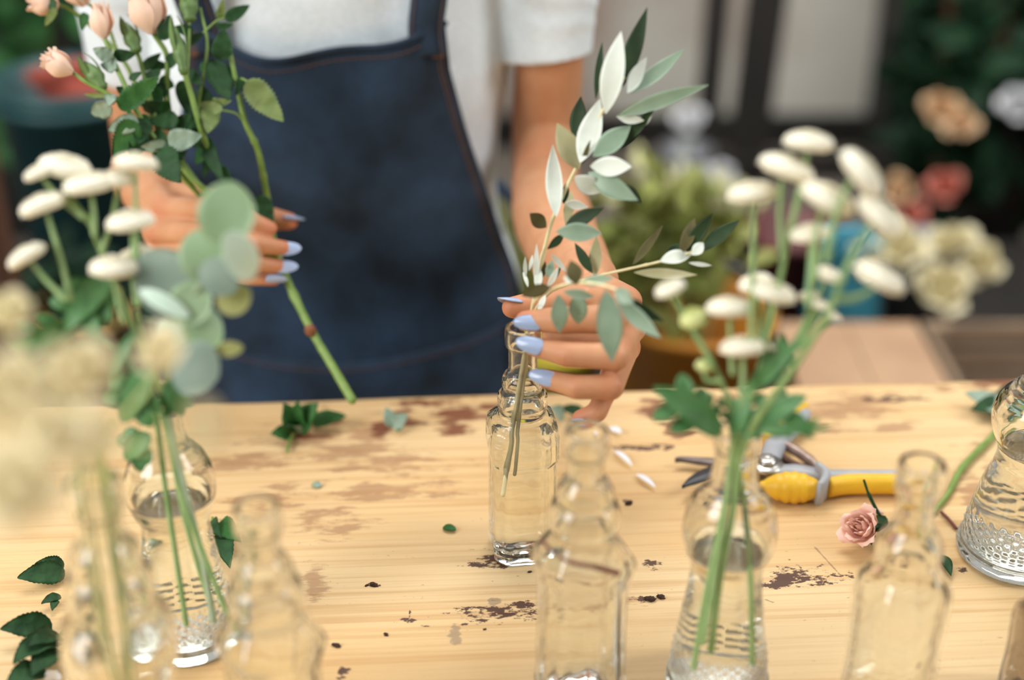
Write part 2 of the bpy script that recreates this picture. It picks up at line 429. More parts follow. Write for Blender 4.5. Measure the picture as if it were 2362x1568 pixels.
    # scratches running across the grain
    for (a, bq) in (((1855, 1235), (1962, 1352)), ((2105, 1510), (2200, 1560)), ((1590, 1385), (1640, 1420)), ((1760, 1380), (1790, 1392))):
        p, q = tl(*a), tl(*bq); c = (p + q) / 2; dv = (q - p); ln = dv.length / 2; dv.normalize(); nv = V((-dv.y, dv.x, 0))
        comb = []
        for vec, s_ in ((dv, ln), (nv, .0011)):
            n = N.new('ShaderNodeVectorMath'); n.operation = 'DOT_PRODUCT'; L.new(co, n.inputs[0]); n.inputs[1].default_value = vec / s_
            comb.append(math_('ABSOLUTE', math_('SUBTRACT', n.outputs['Value'], c.dot(vec) / s_), 0))
        dd = math_('MAXIMUM', comb[0], comb[1])
        val = math_('ADD', math_('SUBTRACT', 1.0, dd), math_('MULTIPLY', math_('SUBTRACT', edge, .5), 2.0))
        col = mix(math_('MULTIPLY', thr(val, .35, 5), .6), col, S(120, 84, 60))
    sp = noisev((1, 1.8, 1), 210.0, 3, .6)
    col = mix(math_('MULTIPLY', thr(math_('MULTIPLY', thr(sp, .63, 10), thr(edge2, .50, 8)), .15, 3), .6), col, S(120, 84, 62))
    L.new(col, b.inputs['Base Color'])
    bp = N.new('ShaderNodeBump'); bp.inputs['Strength'].default_value = .25; bp.inputs['Distance'].default_value = .0015
    L.new(math_('ADD', grain, edge), bp.inputs['Height']); L.new(bp.outputs['Normal'], b.inputs['Normal'])
    return m
M['pine'] = wood_material()

table = thing('work_table', (0, 0, 0), 'long pale pine work table with worn brown stains under the bottles', 'table')
table.rotation_euler.z = TH
def tpart(name, mb, m, smooth=False):
    me = mb.mesh(name, V((0, 0, 0)), smooth); me.materials.append(m)
    o = bpy.data.objects.new(name, me); COL.objects.link(o); o.parent = table; return o
def plank(y0, y1):
    b = MB(); nx = 60; rr = []
    for i in range(nx + 1):
        x = -1.15 + 2.4 * i / nx
        w = .0035 * noise.noise(V((x * 9, y1 * 7, 0))) + .002 * noise.noise(V((x * 40, y1, 3)))
        far = y1 + w; e = .006
        rr.append([V((x, y0, .862)), V((x, y0, .9 - .002)), V((x, y0 + .002, .9)), V((x, far - e, .9)), V((x, far - e * .3, .9 - e * .3)), V((x, far, .9 - e)), V((x, far, .862))])
    b.rings(rr, True); return b
for y0, y1 in ((.560, 1.016), (.100, .5585)): tpart('plank', plank(y0, y1), M['pine'])
for x in (-1.05, 1.13):
    for y in (.18, .93): tpart('leg', MB().box((x - .035, y - .035, 0), (x + .035, y + .035, .862), bev=.004), M['pine'])
tpart('apron_rail', MB().box((-1.03, .915, .77), (1.11, .94, .862), bev=.002), M['pine'])
tpart('apron_rail', MB().box((-1.03, .17, .77), (1.11, .195, .862), bev=.002), M['pine'])

# ================================================================= BACKGROUND
def rose_mesh(name, R=.5, H=.9, npet=16, opening=1.0, seed=1):
    """layered rose bloom about its own base, axis +z, unit-ish size"""
    rnd = random.Random(seed); b = MB()
    for i in range(npet):
        f = i / (npet - 1); ang = i * 2.399 + rnd.uniform(-.2, .2)
        r0 = R * (.06 + .42 * f * (.55 + .45 * opening)); flare = R * (.05 + .62 * f ** 1.5 * opening); hh = H * (1.0 - .28 * f * opening - rnd.uniform(0, .06)); half = 1.25 - .45 * f
        nu, nv = 9, 8; top = []
        for vq in range(nv + 1):
            v = vq / nv
            for uq in range(nu + 1):
                u = uq / nu * 2 - 1
                wid = math.sin(PI * (.18 + .72 * v)) ** .6 * (1 - .25 * max(0, v - .7) / .3 * abs(u))
                a = ang + u * half * wid
                belly = math.sin(PI * min(1, v * 1.15)) * R * .22 * (.4 + .6 * f)
                r = r0 * (.35 + .65 * min(1, v * 2.2)) + belly + flare * max(0, v - .45) ** 1.6 * 2.2 - .05 * R * (1 - f) * v
                z = hh * v - flare * .35 * max(0, v - .8) * 4 - abs(u) ** 2.5 * .12 * H * v
                r += .02 * R * math.sin(u * 7 + i) * v
                top.append(V((r * math.cos(a), r * math.sin(a), z)))
        fs = []
        for vq in range(nv):
            for uq in range(nu):
                q = vq * (nu + 1) + uq
                fs.append((q, q + 1, q + nu + 2, q + nu + 1))
        b.add(top, fs)
    return b.mesh(name)
def with_mat(me, m):
    me = me.copy(); me.materials.clear(); me.materials.append(m); return me
ROSE = rose_mesh('rose_bloom', .5, .8, 18, 1.0, 3)
BUD = rose_mesh('rose_bud', .34, 1.0, 9, .12, 5)
HALF = rose_mesh('half_open_rose', .42, .95, 14, .45, 8)

def pot(mb, r0, r1, h, lip=.008, wall=.006, z0=0.0, c=V((0, 0, 0))):
    mb.lathe([(r0 * .9, z0), (r0, z0 + .004), (r1, z0 + h - lip * 2), (r1 + lip, z0 + h - lip * 2), (r1 + lip, z0 + h), (r1 - wall, z0 + h), (r0 - wall, z0 + .02), (.0005, z0 + .02)], 40, c)
    return mb
def foliage(n, fn, lw, rnd, serr=0, up=.3):
    b = MB()
    for i in range(n):
        p = fn(rnd); dr = V((rnd.gauss(0, 1), rnd.gauss(0, 1), rnd.gauss(up, 1))).normalized()
        l = lw[0] * rnd.uniform(.6, 1.3)
        b.leaf(p, p + dr * l, l * lw[1], V((rnd.gauss(0, .6), -1, rnd.gauss(.5, .6))), bend=.1, n=6, h=1, serr=serr)
    return b
def stems(base, tips, r, mb=None):
    mb = mb or MB()
    for t in tips:
        mid = V(base).lerp(V(t), .5) + V((0, 0, .03)); mb.tube(spline([base, mid, t], 4), r, 6)
    return mb

def shrub(loc, h, rx, rz, label, seed, blooms=(), bloom_mat=None, potmat='terra', bsize=.05, lf='shrub_dk'):
    rnd = random.Random(seed); loc = V(loc)
    t = thing('potted_shrub', loc, label, 'plant')
    obj('pot', pot(MB(), .09, .13, .22, .012, .01, 0, loc), M[potmat], t)
    obj('stem', stems(loc + V((0, 0, .1)), [loc + V((rnd.uniform(-.6, .6) * rx, rnd.uniform(-.1, .1), h - rz * rnd.uniform(.0, 1.2))) for _ in range(7)], .008), M['brownwood'], t)
    def fn(r):
        while True:
            q = V((r.uniform(-1, 1), r.uniform(-1, 1), r.uniform(-1, 1)))
            if q.length < 1: return loc + V((q.x * rx, q.y * rx * .7, h - rz + q.z * rz))
    obj('foliage', foliage(520, fn, (.085, .55), rnd), [M[lf], M['shrub_un']], t)
    for k, q in enumerate(blooms):
        d = (CAM - V(q)).normalized() + V((0, 0, .4))
        inst('bloom', with_mat(ROSE, M[bloom_mat[k % len(bloom_mat)]]), placed(V(q) - d.normalized() * bsize * .34, d, bsize * rnd.uniform(.9, 1.15), k), t)
    return t

# --- side benches that carry the buckets
def bench(name, x0, x1, y0, y1, z, label):
    t = thing(name, ((x0 + x1) / 2, (y0 + y1) / 2, 0), label, 'bench')
    obj('bench_top', MB().box((x0, y0, z - .035), (x1, y1, z), bev=.004), M['blackwood'], t, False)
    for x in (x0 + .05, x1 - .05):
        for y in (y0 + .05, y1 - .05): obj('leg', MB().box((x - .025, y - .025, 0), (x + .025, y + .025, z - .035), bev=.003), M['blackwood'], t, False)
    return t
bench('display_bench', .12, 1.62, 1.50, 2.45, .40, 'low black bench carrying the buckets and box, right of the person')
bench('display_bench', -1.35, -.40, 1.66, 2.2, .50, 'low black bench carrying teal tub and tan pot, left of the person')

# left side
shrub((-.78, 2.72, 0), 1.2, .40, .42, 'green potted shrub behind the teal tub', 11, lf='shrub_md')
c = V((-.640, 2.0, .50))
t = thing('tub', c, 'dark teal plastic tub with red clay bowls inside, on the left bench', 'tub')
tb = MB(); pot(tb, .085, .108, .36, .010, .006, 0, c); obj('tub_body', tb, M['teal'], t)
obj('handle', MB().tube([c + V((.118 * math.cos(a), .118 * math.sin(a), .345 + .012 * math.sin(a))) for a in lerps(PI, 2 * PI, 14)], .007, 8), M['teal'], t)
def bowl(loc, r, h, tilt, label):
    m = MB().lathe([(r * .5, 0), (r * .55, .006), (r * .85, h * .5), (r, h), (r - .008, h), (r * .8, h * .5), (r * .45, .012), (.0005, .012)], 36)
    o = MB().merge(m, Matrix.Translation(V(loc)) @ Matrix.Rotation(tilt, 4, 'Y') @ Matrix.Rotation(-.35, 4, 'X'))
    return single('clay_bowl', o, M['terra'], loc, label, 'bowl')
bowl(c + V((.01, .015, .285)), .082, .06, .18, 'larger red clay bowl lying in the teal tub')
bowl(c + V((.00, -.005, .335)), .06, .04, -.22, 'smaller red clay bowl on top in the teal tub')
single('wooden_post', MB().box((-.655, 1.50, 0), (-.595, 1.56, 1.55), bev=.005), M['brownwood'], (-.625, 1.53, 0), 'upright brown wooden post at the far left behind the flowers', 'post', smooth=False)
q = PY(165, 650, 1.755); c = V((q.x, 1.76, .50))
t = thing('flower_pot', c, 'small tan stoneware pot with mossy leaves on the left bench', 'pot')
obj('pot_body', pot(MB(), .05, .07, .10, .006, .006, 0, c), M['tan'], t)
obj('foliage', foliage(60, lambda r: c + V((r.gauss(0, .04), r.gauss(0, .03), .11 + abs(r.gauss(0, .03)))), (.05, .5), random.Random(3)), [M['shrub_dk'], M['shrub_un']], t)
t = thing('dark_cabinet', (-.95, 3.1, 0), 'tall dark cabinet standing behind the left shrubs', 'cabinet')
obj('cabinet_body', MB().box((-1.75, 3.35, 0), (-.30, 3.75, 1.35), bev=.006), M['darkcab'], t, False)
for x in (-1.03, -.31 - .72 + .015):
    pass
for x0 in (-1.74, -1.015):
    d_ = obj('door', MB().box((x0, 3.33, .05), (x0 + .71, 3.35, 1.30), bev=.004), M['darkcab'], t, False)
    obj('handle', MB().tube([(x0 + .66, 3.318, .6), (x0 + .66, 3.318, .75)], .008, 8), M['greymetal'], d_)

# right side
def bucket_thing(name, loc, r0, r1, h, m, label, cat='bucket'):
    t = thing(name, loc, label, cat); obj('bucket_body', pot(MB(), r0, r1, h, .006, .005, 0, V(loc)), M[m], t); return t
q = PY(1590, 820, 1.68); c1 = V((q.x, 1.68, .40))
t = bucket_thing('flower_bucket', c1, .085, .105, .245, 'amber', 'amber yellow bucket full of yellow-green filler, right of the held olive bottle')
obj('handle', MB().tube([c1 + V((.105 * math.cos(a), -.02, .235 + .09 * math.sin(a) * -1)) for a in lerps(0, -PI, 14)], .003, 6), M['greymetal'], t)
def tuft(loc, px, py, y, n, spread, label, seed, m=('fil', 'fil'), flower=None):
    rnd = random.Random(seed); t = thing('filler_bunch', loc, label, 'flowers')
    tips = [PY(px + rnd.gauss(0, spread[0] * .6), py + rnd.gauss(0, spread[1] * .6), y + rnd.uniform(-.05, .08)) for _ in range(14)]
    obj('stem', stems(V(loc), tips, .0022), M['cst'], t)
    obj('foliage', foliage(n, lambda r: (lambda w: V(w))(PY(px + max(-1.6, min(1.6, r.gauss(0, .62))) * spread[0], py + max(-1.5, min(1.5, r.gauss(0, .6))) * spread[1], y + r.uniform(-.06, .08))), (.05, .42), rnd), [M[m[0]], M[m[1]]], t)
    if flower:
        for k in range(flower[1]):
            p = PY(px + rnd.uniform(-1, 1) * spread[0], py - spread[1] * rnd.uniform(.2, 1.3), y)
            inst('blossom', with_mat(ROSE, M[flower[0]]), placed(p, CAM - p + V((0, 0, .4)), .035, k), t)
    return t
tuft(c1 + V((0, 0, .05)), 1530, 600, 1.68, 300, (120, 120), 'yellow-green leafy filler standing in the amber bucket', 21, flower=('filp', 5))
q = PY(1600, 460, 2.15); c2 = V((q.x, 2.15, .40))
t = bucket_thing('flower_bucket', c2, .07, .085, .20, 'greymetal', 'grey zinc bucket with pale filler behind the amber bucket')
tuft(c2 + V((0, 0, .05)), 1590, 470, 2.15, 160, (100, 55), 'pale green and white filler in the grey zinc bucket', 22, ('filp', 'fil'), ('white', 4))
q = PY(1820, 600, 2.12); c3 = V((q.x, 2.12, .40))
t = bucket_thing('flower_pot', c3, .07, .085, .17, 'maroon', 'dark maroon pot behind the cream button flowers', 'pot')
q = PY(1955, 600, 1.98); c4 = V((q.x, 1.98, .40))
t = thing('tall_vase', c4, 'teal glazed vase holding cream-yellow roses, right of the maroon pot', 'vase')
obj('vase_body', MB().lathe([(.035, 0), (.05, .01), (.058, .09), (.05, .16), (.042, .20), (.048, .215), (.043, .215), (.037, .2), (.05, .1), (.03, .02), (.0005, .02)], 36, c4), M['tealvase'], t)
q = PY(2120, 700, 2.0); c5 = V((q.x, 2.02, .40))
t = thing('tall_vase', c5, 'grey zinc vase holding yellow roses, rightmost on the low bench', 'vase')
obj('vase_body', MB().lathe([(.04, 0), (.045, .004), (.06, .19), (.064, .19), (.055, .19), (.04, .02), (.0005, .02)], 36, c5), M['greymetal'], t)
def cut_rose(base, tip, size, m, label, group, spin=0, name='cut_rose', zd=None, stemmat='stem'):
    t = thing(name, base, label, 'flower', group)
    base = V(base); tip = V(tip); d = zd or ((CAM - tip).normalized() + V((0, 0, .9)))
    obj('stem', MB().tube(spline([base, base.lerp(tip, .5) + V((0, .01, .02)), tip], 6), .0028, 8), M[stemmat], t)
    h = inst('bloom', with_mat(ROSE, M[m]), placed(tip - d.normalized() * size * .34, d, size, spin), t); tip = tip - d.normalized() * size * .34
    sm = MB()
    for k in range(5):
        a = k * 1.2566; dd = frame(d) @ V((math.cos(a), math.sin(a), .35)); sm.leaf(tip, tip + dd * size * .42, size * .14, frame(d) @ V((0, 0, 1)), n=6, h=1)
    adopt(obj('sepal', sm, [M['sepal'], M['sepal']], t), h)
    return t
yr = [(2195, 575, 2.0, .085, c5, 'topmost'), (2262, 610, 2.03, .075, c5, 'right outer'), (2175, 665, 1.93, .085, c5, 'lowest'), (2065, 575, 1.98, .09, c4, 'wider'), (2000, 600, 1.95, .06, c4, 'smaller lower')]
for k, (px, py, y, s_, cc, w) in enumerate(yr):
    p = PY(px, py, y)
    cut_rose(cc + V((0, 0, .03)), p, s_ * 1.15, 'yel', f'{w} yellow rose standing in the ' + ('grey zinc vase' if cc is c5 else 'teal glazed vase'), 'yellow roses on the low bench', k)
# cardboard box and crate
a = PY(1858, 900, 1.58); b_ = PY(2215, 900, 1.58)
t = thing('cardboard_box', ((a.x + b_.x) / 2, 1.60, .40), 'brown kraft cardboard box on the bench just past the table edge', 'box')
bx = MB(); z1 = PY(2000, 752, 1.80).z
bx.box((a.x, 1.56, .40), (b_.x, 1.565, z1)); bx.box((a.x, 1.80, .40), (b_.x, 1.805, z1)); bx.box((a.x, 1.56, .40), (a.x + .005, 1.805, z1)); bx.box((b_.x - .005, 1.56, .40), (b_.x, 1.805, z1)); bx.box((a.x, 1.56, .40), (b_.x, 1.805, .404)); 
for xa, xb in ((a.x, (a.x + b_.x) / 2 - .001), ((a.x + b_.x) / 2 + .001, b_.x)): obj('lid_flap', MB().box((xa, 1.56, z1), (xb, 1.805, z1 + .004)), M['kraft'], t, False)
obj('carton', bx, M['kraft'], t, False)
a = PY(2250, 880, 1.62)
t = thing('wooden_crate', (a.x + .17, 1.75, .40), 'weathered wooden crate at the far right end of the bench', 'crate')
z1 = PY(2300, 745, 1.86).z
for k in range(3):
    zz = .40 + k * (z1 - .4) / 3 + .004
    sl = MB()
    sl.box((a.x, 1.62, zz), (a.x + .34, 1.63, zz + (z1 - .4) / 3 - .012)); sl.box((a.x, 1.87, zz), (a.x + .34, 1.88, zz + (z1 - .4) / 3 - .012)); sl.box((a.x, 1.63, zz), (a.x + .01, 1.87, zz + (z1 - .4) / 3 - .012)); sl.box((a.x + .33, 1.63, zz), (a.x + .34, 1.87, zz + (z1 - .4) / 3 - .012))
    obj('slat_band', sl, M['greycrate'], t, False)
for x in (a.x + .011, a.x + .305):
    for y in (1.631, 1.845): obj('corner_post', MB().box((x, y, .40), (x + .024, y + .024, z1)), M['greycrate'], t, False)
obj('bottom_board', MB().box((a.x + .01, 1.63, .402), (a.x + .33, 1.87, .41)), M['greycrate'], t, False)

# black display rack with slanting uprights
t = thing('display_rack', (1.0, 2.95, 0), 'black wooden display rack with slanting uprights against the plaster wall', 'rack')
def upright(p0, p1, w, y):
    a = PY(p0[0], p0[1], y); b = PY(p1[0], p1[1], y); s_ = (a - b) / (a.z - b.z); a = b + s_ * (1.47 - b.z); b = b - s_ * b.z
    m = MB().tube([b, a], w * .707, 4, round_ends=False, side=(1, 1, 0)); return obj('upright', m, M['blackwood'], t, False)
upright((1655, 0), (1622, 390), .046, 2.9)
upright((1768, 0), (1716, 395), .072, 2.9)
upright((2115, 0), (2105, 300), .085, 3.0)
upright((2300, 0), (2285, 330), .13, 3.0)
for z in (.36, 1.42): obj('cross_rail', MB().box((PY(1620, 200, 2.9).x - .06, 2.86, z), (PY(2300, 200, 3.0).x + .05, 2.90, z + .05), bev=.004), M['blackwood'], t, False)
t = thing('dark_cabinet', (1.5, 3.6, 0), 'tall dark cabinet in the right corner behind the flowering shrubs', 'cabinet')
x0 = PY(2095, 300, 3.5).x
obj('cabinet_body', MB().box((x0, 3.52, 0), (x0 + 1.3, 3.95, 1.75), bev=.006), M['darkcab'], t, False)
for k in (0, 1):
    d_ = obj('door', MB().box((x0 + .01 + k * .645, 3.50, .05), (x0 + .64 + k * .645, 3.52, 1.70), bev=.004), M['darkcab'], t, False)
    obj('handle', MB().tube([(x0 + .60 + k * .09, 3.488, .75), (x0 + .60 + k * .09, 3.488, .92)], .008, 8), M['greymetal'], d_)
q = PY(2150, 500, 2.75)
shrub((q.x, 2.70, 0), 1.02, .125, .34, 'dark flowering shrub with coral and buff roses, right of the rack uprights', 31, [PY(2180, 430, 2.50), PY(2072, 438, 2.50), PY(2170, 252, 2.52), PY(2213, 285, 2.50), PY(2095, 505, 2.50)], ['coral', 'buff', 'buff', 'buff', 'coral'], bsize=.070)
q = PY(2470, 500, 2.7)
shrub((q.x, 2.70, 0), 1.0, .125, .36, 'dark shrub with one white bloom at the right edge', 32, [PY(2352, 240, 2.52)], ['white'], bsize=.07)
# pale blooms by the rack
q = PY(1590, 275, 2.6)
t = thing('tall_vase', (q.x, 2.62, 0), 'slim grey floor vase with white blooms in front of the rack', 'vase')
obj('vase_body', MB().lathe([(.07, 0), (.075, .01), (.06, .3), (.05, .5), (.055, .52), (.045, .52), (.05, .3), (.06, .02), (.0005, .02)], 32, V((q.x, 2.62, 0))), M['greymetal'], t)
for k, (px, py) in enumerate(((1592, 276), (1668, 410))):
    p = PY(px, py, 2.6)
    cut_rose((q.x, 2.62, .1), p, .065, 'white', ('upper' if k == 0 else 'lower') + ' white rose in the slim grey floor vase', 'white roses by the rack', k)
# leafy plant glimpsed between the person's apron and arm
q = PY(1285, 800, 1.80)
t = thing('potted_plant', (q.x, 1.80, 0), 'green leafy plant glimpsed between the apron and the forearm', 'plant')
obj('pot', pot(MB(), .05, .062, .53, .006, .005, 0, V((q.x, 1.80, 0))), M['yellowpot'], t)
lf = MB(); rnd = random.Random(4)
for (bx_, by, tx, ty, w) in ((1185, 690, 1150, 440, 46), (1195, 700, 1172, 560, 40), (1200, 720, 1225, 500, 44), (1180, 720, 1120, 560, 44), (1215, 720, 1262, 590, 40)):
    lf.leaf(PY(bx_, by, 1.8), PY(tx, ty, 1.74), w / FPX * 1.95, V((.2, -1, .4)), bend=.06, a=.9)
obj('leaf', lf, [M['fil'], M['fil']], t)
obj('stem', stems(V((q.x, 1.8, .3)), [PY(1190, 700, 1.8), PY(1200, 715, 1.8), PY(1182, 715, 1.8), PY(1214, 715, 1.8)], .004), M['mst'], t)
# ================================================================= THE PERSON
XC, YC = -.16, 1.245
person = thing('person', (XC, YC, 0), 'person in pale grey tee and dark denim apron arranging flowers behind the table', 'person')
B = MB()
def ell(z, rx, ry, yc=YC, xc=XC, n=28): return [V((xc + rx * math.cos(2 * PI * j / n), yc + ry * math.sin(2 * PI * j / n), z)) for j in range(n)]
TORSO = [(.80, .165, .115), (.86, .158, .112), (.92, .145, .104), (.99, .128, .096), (1.06, .134, .10), (1.12, .143, .108), (1.20, .146, .106), (1.28, .150, .088), (1.325, .115, .066), (1.35, .062, .052)]
B.rings([ell(*r) for r in TORSO])
# neck, head tilted towards the work
B.tube([(XC, YC, 1.31), (XC + .004, YC - .008, 1.36), (XC + .010, YC - .022, 1.41)], [.054, .046, .046], 24)
HC = V((XC + .016, YC - .042, 1.480)); HR = Matrix.Rotation(math.radians(24), 3, 'X') @ Matrix.Rotation(math.radians(-8), 3, 'Y')
def hp(x, y, z): return HC + HR @ V((x, y, z))      # head space: -y is the face, z up
B.ellipsoid(HC + HR @ V((0, .012, .03)), (.072, .09, .082), 28, 16, HR)
B.ellipsoid(hp(0, -.022, -.035), (.056, .062, .07), 24, 14, HR)
B.ellipsoid(hp(0, -.058, -.088), (.026, .024, .022), 16, 10, HR)         # chin
B.tube([hp(0, -.082, .022), hp(0, -.094, .0), hp(0, -.106, -.022)], [.006, .0075, .0095], 12)  # nose
for s_ in (-1, 1):
    B.ellipsoid(hp(s_ * .010, -.094, -.026), (.008, .010, .007), 12, 8, HR)
    B.tube([hp(s_ * .012, -.083, .034), hp(s_ * .034, -.080, .038), hp(s_ * .05, -.064, .03)], [.003, .0035, .003], 10)
    B.ellipsoid(hp(s_ * .038, -.048, -.022), (.026, .028, .028), 14, 10, HR)
    B.ellipsoid(hp(s_ * .030, -.0625, .0165), (.0150, .0148, .0095), 16, 10, HR)
    B.ellipsoid(hp(s_ * .073, .008, -.002), (.007, .018, .03), 14, 10, HR)  # ear
B.tube([hp(-.020, -.079, -.052), hp(-.006, -.087, -.049), hp(0, -.0875, -.0505), hp(.006, -.087, -.049), hp(.020, -.079, -.052)], [.003, .0055, .005, .0055, .003], 10)
B.tube([hp(-.016, -.080, -.059), hp(0, -.0865, -.0605), hp(.016, -.080, -.059)], [.003, .0062, .003], 10)

def limb(pts, rad, n=24, k=6):
    sp = spline(pts, k); rr = []
    m = len(pts) - 1
    for i in range(len(sp)):
        f = i / k; a = min(int(f), m - 1); u = f - a
        u = u * u * (3 - 2 * u); rr.append(rad[a] * (1 - u) + rad[a + 1] * u)
    B.tube(sp, rr, n)
# her left arm (right in the photo)
SHR = V((XC + .165, YC - .005, 1.295)); HEMR = PY(1263, 132, 1.215); ELR = P(1258, 425, 1.255)
WRR = P(1352, 655, .995)
limb([SHR, HEMR + V((0, .0, .03)), P(1258, 290, 1.29), ELR], [.036, .0300, .0305, .0295])
limb([ELR, P(1275, 500, 1.19), P(1305, 580, 1.10), WRR], [.030, .0335, .030, .0235])
# hand on the bottle
J = {
 'index': ([(1442, 698, .925), (1405, 736, .876), (1290, 738, .872), (1212, 740, .8815)], [.0108, .0096, .0088, .0066]),
 'middle': ([(1452, 752, .915), (1420, 822, .866), (1310, 818, .867), (1230, 799, .8785)], [.0108, .0088, .0081, .0062]),
 'ring': ([(1440, 800, .922), (1408, 892, .871), (1330, 893, .868), (1258, 873, .882)], [.0102, .0083, .0077, .006]),
 'little': ([(1425, 830, .930), (1396, 905, .893), (1378, 950, .889), (1338, 964, .893)], [.0092, .0072, .0066, .0054]),
}
HANDR = {k: [P(*q) for q in v[0]] for k, v in J.items()}
for k, (pp, rr) in J.items():
    q = HANDR[k]
    for i in range(3):
        mid = q[i].lerp(q[i + 1], .5)
        B.tube([q[i], mid, q[i + 1]], [rr[i], (rr[i] + rr[i + 1]) / 2 * .965, rr[i + 1]], 20)
    B.ellipsoid(q[1], (rr[1] * 1.04,) * 3, 16, 12)
    B.tube([q[0], q[0].lerp(WRR, .5), WRR.lerp(q[0], .12)], [rr[0] * 1.08, .0125, .014], 18)   # metacarpal
B.ellipsoid((HANDR['index'][0] + HANDR['little'][0] + WRR) / 3, (.016, .028, .022), 20, 14)
TR = [P(1372, 668, .985), P(1345, 690, .955), P(1265, 705, .928), P(1182, 709, .922)]
B.tube([TR[0].lerp(WRR, .4), TR[0], TR[1]], [.015, .0150, .0120], 20)
B.tube([TR[1], TR[1].lerp(TR[2], .5), TR[2]], [.0120, .0098, .0098], 20)
B.tube([TR[2], TR[2].lerp(TR[3], .5), TR[3]], [.0098, .0096, .0072], 20)
B.tube([TR[1], HANDR['index'][0]], [.009, .0095], 16)       # web of the thumb
B.tube([P(1285, 772, .944), P(1340, 782, .942), P(1425, 790, .936)], [.0105, .0135, .0125], 18)   # heel of the palm, seen between the fingers
# her right arm (left in the photo)
SHL = V((XC - .165, YC - .005, 1.295)); ELL = P(342, 372, 1.36); WRL = P(346, 442, 1.165)
limb([SHL, V((XC - .175, YC + .005, 1.20)), V((XC - .182, YC + .02, 1.11)), ELL], [.036, .032, .0315, .030])
limb([ELL, ELL.lerp(WRL, .33) + V((0, 0, -.004)), ELL.lerp(WRL, .66), WRL], [.030, .0335, .029, .0235])
K = {
 'index': ([(388, 484, 1.112), (492, 480, 1.072), (566, 504, 1.066), (622, 526, 1.076)], [.0102, .0085, .0078, .006]),
 'middle': ([(362, 532, 1.112), (480, 538, 1.066), (585, 562, 1.066), (660, 573, 1.0835)], [.0102, .0084, .0076, .0058]),
 'ring': ([(372, 580, 1.122), (478, 584, 1.074), (580, 606, 1.074), (650, 614, 1.0875)], [.0098, .0080, .0072, .0056]),
 'little': ([(392, 618, 1.138), (478, 624, 1.092), (565, 640, 1.088), (632, 644, 1.094)], [.0088, .007, .0064, .0052]),
}
HANDL = {k: [P(*q) for q in v[0]] for k, v in K.items()}
for k, (pp, rr) in K.items():
    q = HANDL[k]
    for i in range(3):
        B.tube([q[i], q[i].lerp(q[i + 1], .5), q[i + 1]], [rr[i], (rr[i] + rr[i + 1]) / 2 * .965, rr[i + 1]], 20)
    B.ellipsoid(q[1], (rr[1] * 1.04,) * 3, 16, 12)
    B.tube([q[0], q[0].lerp(WRL, .5), WRL.lerp(q[0], .12)], [rr[0] * 1.05, .0125, .014], 18)
B.ellipsoid((HANDL['index'][0] + HANDL['little'][0] + WRL) / 3, (.018, .024, .024), 20, 14)
TL_ = [P(400, 455, 1.165), P(478, 470, 1.150), P(585, 500, 1.128), P(668, 510, 1.120)]
B.tube([TL_[0].lerp(WRL, .4), TL_[0], TL_[1]], [.015, .0150, .0120], 20)
B.tube([TL_[1], TL_[1].lerp(TL_[2], .5), TL_[2]], [.0120, .0098, .0096], 20)
B.tube([TL_[2], TL_[2].lerp(TL_[3], .5), TL_[3]], [.0096, .0094, .0070], 20)
B.tube([TL_[1], HANDL['index'][0]], [.009, .0095], 16)
# legs inside the trousers
for s_ in (-1, 1):
    B.tube([(XC + s_ * .075, YC, .84), (XC + s_ * .08, YC - .01, .48), (XC + s_ * .085, YC + .01, .10), (XC + s_ * .085, YC - .02, .06)], [.075, .052, .036, .034], 20)
body = baked(B, .0014, 7, .5, 'body')
fa = body.attributes.new('flush', 'FLOAT', 'POINT')
spots = []
for H in (HANDR, HANDL):
    for q in H.values(): spots += [(q[0], .013, .55), (q[1], .009, .6), (q[2], .007, .5), (q[3], .010, .75), (q[1].lerp(q[2], .5), .008, .2)]
for T_ in (TR, TL_): spots += [(T_[1], .012, .5), (T_[2], .009, .5), (T_[3], .011, .75)]
spots += [(ELR, .035, .4), (ELL, .035, .4)]
lo_ = [min(p[i] - 3 * r for p, r, w in spots) for i in range(3)]
fl = []
for v in body.vertices:
    p = v.co; s_ = 0.0
    if p.z < 1.12 and p.y < 1.35:
        for c_, r_, w_ in spots:
            d2 = (p - c_).length_squared / (r_ * r_)
            if d2 < 5: s_ = max(s_, w_ * math.exp(-d2))
        s_ += .18 * noise.noise(p * 90)
    fl.append(max(0.0, min(1.0, s_)))
fa.data.foreach_set('value', fl)
for v in body.vertices: v.co -= person.location
obj('body', body, M['skin'], person)

